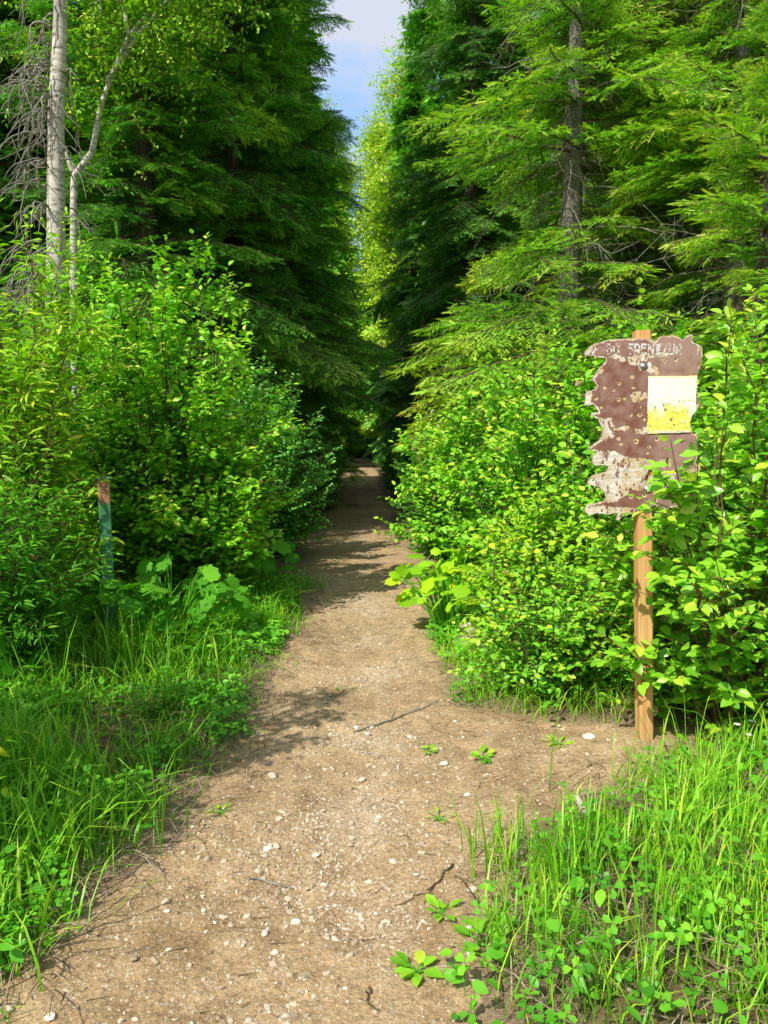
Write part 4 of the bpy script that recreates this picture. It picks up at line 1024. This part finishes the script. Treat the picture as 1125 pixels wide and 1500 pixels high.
def build_sign():
    r = rngs(31)
    bx, by = 1.485, 3.86
    root = thing('notice_board', 'shot-up brown trail sign with flaking paint and a yellowed sheet on a wooden post', 'sign', (bx, by, float(path_z(bx, by)) - .05), 0, None, 1, (0, R(-2.2)))
    # post
    w = .037; H = 2.14; n = 24
    g = Geo(); zs = np.linspace(-.3, H, n); ring = []
    c = .006
    prof = [(-w + c, -w), (w - c, -w), (w, -w + c), (w, w - c), (w - c, w), (-w + c, w), (-w, w - c), (-w, -w + c)]
    V = np.array([[(x, y, z) for x, y in prof] for z in zs]).reshape(-1, 3)
    V[:, :2] += r.normal(0, .0008, (len(V), 2)); F = []
    for i in range(n - 1):
        for j in range(8):
            k = (j + 1) % 8; F += [(i * 8 + j, i * 8 + k, i * 8 + 8 + k), (i * 8 + j, i * 8 + 8 + k, i * 8 + 8 + j)]
    b = (n - 1) * 8; F += [(b, b + k, b + k + 1) for k in range(1, 7)]
    g.add(V, F, smooth=False); link('post', g.mesh('post', [G['cedar']]), root)
    # board
    st = 2.2
    X, Y = np.meshgrid(np.arange(125, 985, st), np.arange(105, 1415, st))
    wx = (fbm(X * .035, Y * .035, 3) - .44) * 34; wy = (fbm(X * .035 + 80, Y * .035 + 11, 3) - .44) * 34
    fx = (fbm(X * .13, Y * .13 + 60, 2) - .375) * 14; fy = (fbm(X * .13 + 31, Y * .13, 2) - .375) * 14
    Xa = X + wx * .45 + fx * .6; Ya = Y + wy * .45 + fy * .6
    keep = in_poly(OUT, Xa, Ya); d = seg_dist(OUT, Xa, Ya)
    keep &= ~(((X - 612) / 16) ** 2 + ((Y - 1062) / 24) ** 2 < 1 + fx * .05) & ~(((X - 590) / 12) ** 2 + ((Y - 1098) / 20) ** 2 < 1) & ~(((X - 730) / 9) ** 2 + ((Y - 985) / 22) ** 2 < 1)
    nz = fbm(X * .022 + 7, Y * .022, 5); nf = fbm(X * .11, Y * .11, 3)
    brown = np.array([.215, .088, .055]); faded_sheen = np.array([.42, .27, .22])
    fade_sheen = np.clip(.25 + (nz - .45) * 1.2 + .5 * (X > 560) * np.clip((X - 560) / 90, 0, 1) * ((Y < 420) | (Y > 800)) + .35 * np.clip((330 - Y) / 200, 0, 1), 0, .85)[..., None]  # uneven fading, plus sky sheen painted into the colour at top and right
    C = brown * (1 - fade_sheen) + faded_sheen * fade_sheen
    rough = np.full(X.shape, .33); dep = np.zeros(X.shape)
    # bare plywood
    bare = np.zeros(X.shape, bool); Xb = X + wx * .9 + fx * 1.6; Yb = Y + wy * .9 + fy * 1.6
    for p in BARE: bare |= in_poly(p, Xb, Yb)
    rimw = 9 + (fbm(X * .03 + 90, Y * .03, 3) - .4) * 30
    bare |= d < np.clip(rimw, 3, 24)
    bare |= (nz > .60) & (Y < 330) & (Y > 170) & (X > 400) & (X < 660)
    # left-over flakes of paint inside the bare patches
    flake = bare & (fbm(X * .05 + 3, Y * .028 + 44, 3) > .57) & (d > 12)
    bare &= ~flake
    ply = np.array([.60, .47, .33]); plyw = np.array([.74, .68, .58]); plyy = np.array([.62, .42, .17])
    grain = fbm(X * .012, Y * .16, 4); mixw = np.clip(((nz - .40) * 3 + (480 - X) / 420 * .6 * (Y > 850) + .2), 0, 1)[..., None]
    pc = (ply * (1 - mixw) + plyw * mixw) * (.72 + .6 * grain[..., None])
    yel = np.clip((fbm(X * .04 + 60, Y * .04, 3) - .47) * 6, 0, .8)[..., None] * ((X > 420)[..., None])
    pc = pc * (1 - yel) + plyy * yel
    edge_dark = bare & (nf > .55) & (grain < .42)
    pc = np.where(edge_dark[..., None], pc * .55, pc)
    C = np.where(bare[..., None], pc, C); rough[bare] = .85; dep[bare] = -.0022 - .002 * (nf[bare] - .4)
    # worn white lettering
    x0 = 288
    for ch in 'BO SPENTTUR':
        gl = FONT[ch]; cw = 10.2
        for rr_ in range(6):
            for cc in range(4):
                if gl[rr_][cc] == '1':
                    q = (X > x0 + cc * cw) & (X < x0 + cc * cw + cw + 1) & (Y > 182 + rr_ * 12) & (Y < 182 + rr_ * 12 + 13) & (nf + .35 * (nz - .45) + .25 * (fbm(X * .02 + 5, Y * .02 + 9, 2) - .37) < .47) & keep
                    C[q] = np.array([.78, .76, .70]) * (.8 + .4 * nf[q][:, None]); rough[q] = .6
        x0 += cw * 4 + 7
    # bullet holes: ring of chipped paint, dark pit
    for (rx, ry, rr_) in RINGS:
        dd = np.hypot((X - rx) * r.uniform(.85, 1.15), (Y - ry) * r.uniform(.85, 1.15)) + (nf - .4) * 16
        q = dd < rr_; C[q] = np.array([.66, .49, .27]) * (.75 + .5 * nf[q][:, None]); rough[q] = .85; dep[q] = -.003
        off = r.uniform(-.25, .25, 2) * rr_; dd2 = np.hypot(X - rx - off[0], Y - ry - off[1])
        if r.random() < .72:
            q = dd2 < rr_ * .36; C[q] = np.array([.10, .05, .03]); dep[q] = -.011
    for i in range(26):
        rx, ry = r.uniform(250, 900), r.uniform(330, 1250); q = np.hypot(X - rx, (Y - ry) * 1.3) < r.uniform(2.5, 5); C[q] = np.array([.55, .36, .2]); dep[q] = -.003
    th = .018
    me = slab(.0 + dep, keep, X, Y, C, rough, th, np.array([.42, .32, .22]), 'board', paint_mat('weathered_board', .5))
    zb = 1.655
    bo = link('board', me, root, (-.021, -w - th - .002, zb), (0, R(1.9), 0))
    # yellowed sheet
    X, Y = np.meshgrid(np.arange(572, 926, 4.), np.arange(394, 802, 4.))
    PO = [(577, 402), (740, 400), (918, 397), (921, 500), (918, 560), (922, 640), (893, 672), (880, 720), (888, 788), (740, 792), (580, 796)]
    q = fbm(X * .03, Y * .03, 3)
    keep = in_poly(PO, X + (q - .44) * 6, Y)
    yl = np.clip((Y - 590) / 90 + (fbm(X * .018, Y * .018, 3) - .45) * 3, 0, 1)
    yl = np.maximum(yl, np.clip((412 - Y) / 10, 0, 1) * .9)[..., None]
    C = np.array([.92, .90, .80]) * (1 - yl) + np.array([.92, .86, .15]) * yl
    C = np.where(((Y > 772) & (fbm(X * .05, Y * .05, 2) > .3))[..., None], np.array([.78, .75, .62]), C)
    sp = (fbm(X * .09 + 4, Y * .09, 3) > .60) & (Y > 560); C = np.where(sp[..., None], C * np.array([.62, .6, .35]), C)
    for (rx, ry, rr_) in [(705, 630, 9), (745, 700, 10), (600, 745, 7), (650, 690, 5), (765, 735, 6), (630, 610, 5), (790, 660, 5), (690, 600, 7)]:
        qd = np.hypot(X - rx, Y - ry) + (q - .4) * 10; C[qd < rr_] = np.array([.30, .24, .07])
    bulge = .0035 + .004 * np.sin((X - 577) / 341 * math.pi) * (q + .3)
    me = slab(bulge, keep, X, Y, C, np.full(X.shape, .55), .0025 - .004, np.array([.7, .66, .4]), 'paper_sheet', paint_mat('yellowed_sheet', .5))
    o = link('paper_sheet', me, bo); o['label'] = 'blank white sheet turned yellow along its lower half'
    # bolt
    g = Geo(); an = np.linspace(0, math.pi / 2, 5)
    for k in range(4):
        pass
    pr = [(.0, -.010), (.006, -.0092), (.011, -.006), (.0135, -.001), (.019, -.0008), (.019, .001)]
    V = [(0, -.010, 0)]; F = []
    for rr_, yy in pr[1:]:
        V += [(rr_ * math.cos(t), yy, rr_ * math.sin(t)) for t in np.arange(12) * math.pi / 6]
    for j in range(12): F.append((0, 1 + (j + 1) % 12, 1 + j))
    for k in range(4):
        for j in range(12):
            a, b = 1 + k * 12 + j, 1 + k * 12 + (j + 1) % 12; F += [(a, b, b + 12), (a, b + 12, a + 12)]
    g.add(V, F); me = g.mesh('bolt', [G['bolt']])
    link('bolt', me, bo, ((548 - BC[0]) * PX, -.001, -(335 - BC[1]) * PX))
    link('bolt', me, bo, ((600 - BC[0]) * PX, -.001, -(1180 - BC[1]) * PX))
build_sign()

# ------------------------------------------------------------------ rusty green post
def build_green_post():
    x, y = -1.83, 5.6; H = 1.2
    t = thing('steel_post', 'old square steel post with peeling green paint and a rusty top, standing in the grass', 'post', (x, y, gz(x, y)), R(20), None, 1, (0, R(-.8)))
    w = .041; c = .008; n = 30; zs = np.linspace(-.2, H, n); r = rngs(12)
    prof = [(-w + c, -w), (w - c, -w), (w, -w + c), (w, w - c), (w - c, w), (-w + c, w), (-w, w - c), (-w, -w + c)]
    V = np.array([[(a, b, z) for a, b in prof] for z in zs]).reshape(-1, 3); V[:, :2] += r.normal(0, .0006, (len(V), 2)); F = []
    for i in range(n - 1):
        for j in range(8):
            k = (j + 1) % 8; F += [(i * 8 + j, i * 8 + k, i * 8 + 8 + k), (i * 8 + j, i * 8 + 8 + k, i * 8 + 8 + j)]
    g = Geo(); g.add(V, F, smooth=False); link('shaft', g.mesh('shaft', [G['rustpost']]), t)
    g = Geo(); w2 = .058; V = np.array([(sx * w2, sy * w2, z) for z in (0, .012) for sx, sy in ((-1, -1), (1, -1), (1, 1), (-1, 1))])
    V[4:, :2] *= .96
    F = [(0, 2, 1), (0, 3, 2), (4, 5, 6), (4, 6, 7)] + sum([[(i, (i + 1) % 4, 4 + (i + 1) % 4), (i, 4 + (i + 1) % 4, 4 + i)] for i in range(4)], [])
    g.add(V, F, smooth=False); o = link('cap', g.mesh('cap', [G['rustpost']]), t, (0, 0, H)); o['label'] = 'thin rusty cap plate'
    g = Geo(); V = [(0, -.003, 0)] + [(.008 * math.cos(a), 0, .008 * math.sin(a)) for a in np.arange(10) * math.pi / 5]
    g.add(V, [(0, 1 + (j + 1) % 10, 1 + j) for j in range(10)]); me = g.mesh('bolt_head', [G['stem']])
    for dx, z in ((.012, H - .06), (-.012, H - .10), (.0, H - .95)): link('bolt_head', me, t, (dx, -w - .001, z))
build_green_post()

# ------------------------------------------------------------------ camera, light, world
sc = bpy.context.scene
cam = bpy.data.cameras.new('camera'); co = bpy.data.objects.new('camera', cam); col.objects.link(co)
co.location = (0, 0, 1.6); co.rotation_euler = (R(90 - 5.3), 0, R(-1.78))
cam.sensor_width = 36; cam.sensor_fit = 'AUTO'; cam.lens = 27.07; cam.clip_end = 1500; cam.clip_start = .05
sc.camera = co

SUN_EL, SUN_AZ = 47, 219          # azimuth clockwise from +Y
sd = np.array([math.sin(R(SUN_AZ)) * math.cos(R(SUN_EL)), math.cos(R(SUN_AZ)) * math.cos(R(SUN_EL)), math.sin(R(SUN_EL))])
sun = bpy.data.lights.new('sun', 'SUN'); sun.energy = 5.0; sun.angle = R(.55); sun.color = (1, .965, .89)
so = bpy.data.objects.new('sun', sun); col.objects.link(so)
so.rotation_euler = (R(90 - SUN_EL), 0, R(180 - SUN_AZ) + 0)
from mathutils import Vector
so.rotation_euler = Vector(sd).to_track_quat('Z', 'Y').to_euler()

w = bpy.data.worlds.new('World'); sc.world = w; w.use_nodes = True
nt = w.node_tree; nt.nodes.clear()
out = nt.nodes.new('ShaderNodeOutputWorld'); bg = nt.nodes.new('ShaderNodeBackground'); bg.inputs[1].default_value = .125
sky = nt.nodes.new('ShaderNodeTexSky'); sky.sky_type = 'NISHITA'; sky.sun_disc = False
sky.sun_elevation = R(SUN_EL); sky.sun_rotation = R(SUN_AZ); sky.air_density = 1.0; sky.dust_density = 1.2; sky.ozone_density = 1.0
tc = nt.nodes.new('ShaderNodeTexCoord'); mp = nt.nodes.new('ShaderNodeMapping'); mp.inputs['Scale'].default_value = (1.2, 1.2, 3.2); mp.inputs['Location'].default_value = (.3, .1, .2)
nz = nt.nodes.new('ShaderNodeTexNoise'); nz.inputs['Scale'].default_value = 2.6; nz.inputs['Detail'].default_value = 7; nz.inputs['Roughness'].default_value = .55
rp = nt.nodes.new('ShaderNodeValToRGB'); rp.color_ramp.elements[0].position = .42; rp.color_ramp.elements[1].position = .57
mx = nt.nodes.new('ShaderNodeMix'); mx.data_type = 'RGBA'; mx.inputs[7].default_value = (5.6, 6.05, 7.1, 1)
nt.links.new(tc.outputs['Generated'], mp.inputs[0]); nt.links.new(mp.outputs[0], nz.inputs['Vector']); nt.links.new(nz.outputs['Fac'], rp.inputs[0])
dp = nt.nodes.new('ShaderNodeVectorMath'); dp.operation = 'DOT_PRODUCT'; dp.inputs[1].default_value = (.02, .89, .45)
mr = nt.nodes.new('ShaderNodeMapRange'); mr.inputs[1].default_value = .80; mr.inputs[2].default_value = .96; mr.inputs[3].default_value = .0; mr.inputs[4].default_value = .95
bl = nt.nodes.new('ShaderNodeMix'); bl.data_type = 'RGBA'; bl.inputs[7].default_value = (3.3, 5.2, 8.6, 1)
nt.links.new(tc.outputs['Generated'], dp.inputs[0]); nt.links.new(dp.outputs['Value'], mr.inputs[0]); nt.links.new(mr.outputs[0], bl.inputs[0])
nt.links.new(sky.outputs[0], bl.inputs[6]); nt.links.new(rp.outputs[0], mx.inputs[0]); nt.links.new(bl.outputs[2], mx.inputs[6]); nt.links.new(mx.outputs[2], bg.inputs[0]); nt.links.new(bg.outputs[0], out.inputs[0])

sc.view_settings.view_transform = 'Standard'; sc.view_settings.look = 'None'; sc.view_settings.exposure = 0; sc.view_settings.gamma = 1
sc.render.engine = 'CYCLES'
cy = sc.cycles
cy.max_bounces = 5; cy.diffuse_bounces = 3; cy.glossy_bounces = 1; cy.transmission_bounces = 4; cy.transparent_max_bounces = 4
cy.caustics_reflective = False; cy.caustics_refractive = False; cy.use_denoising = True; cy.sample_clamp_indirect = 6
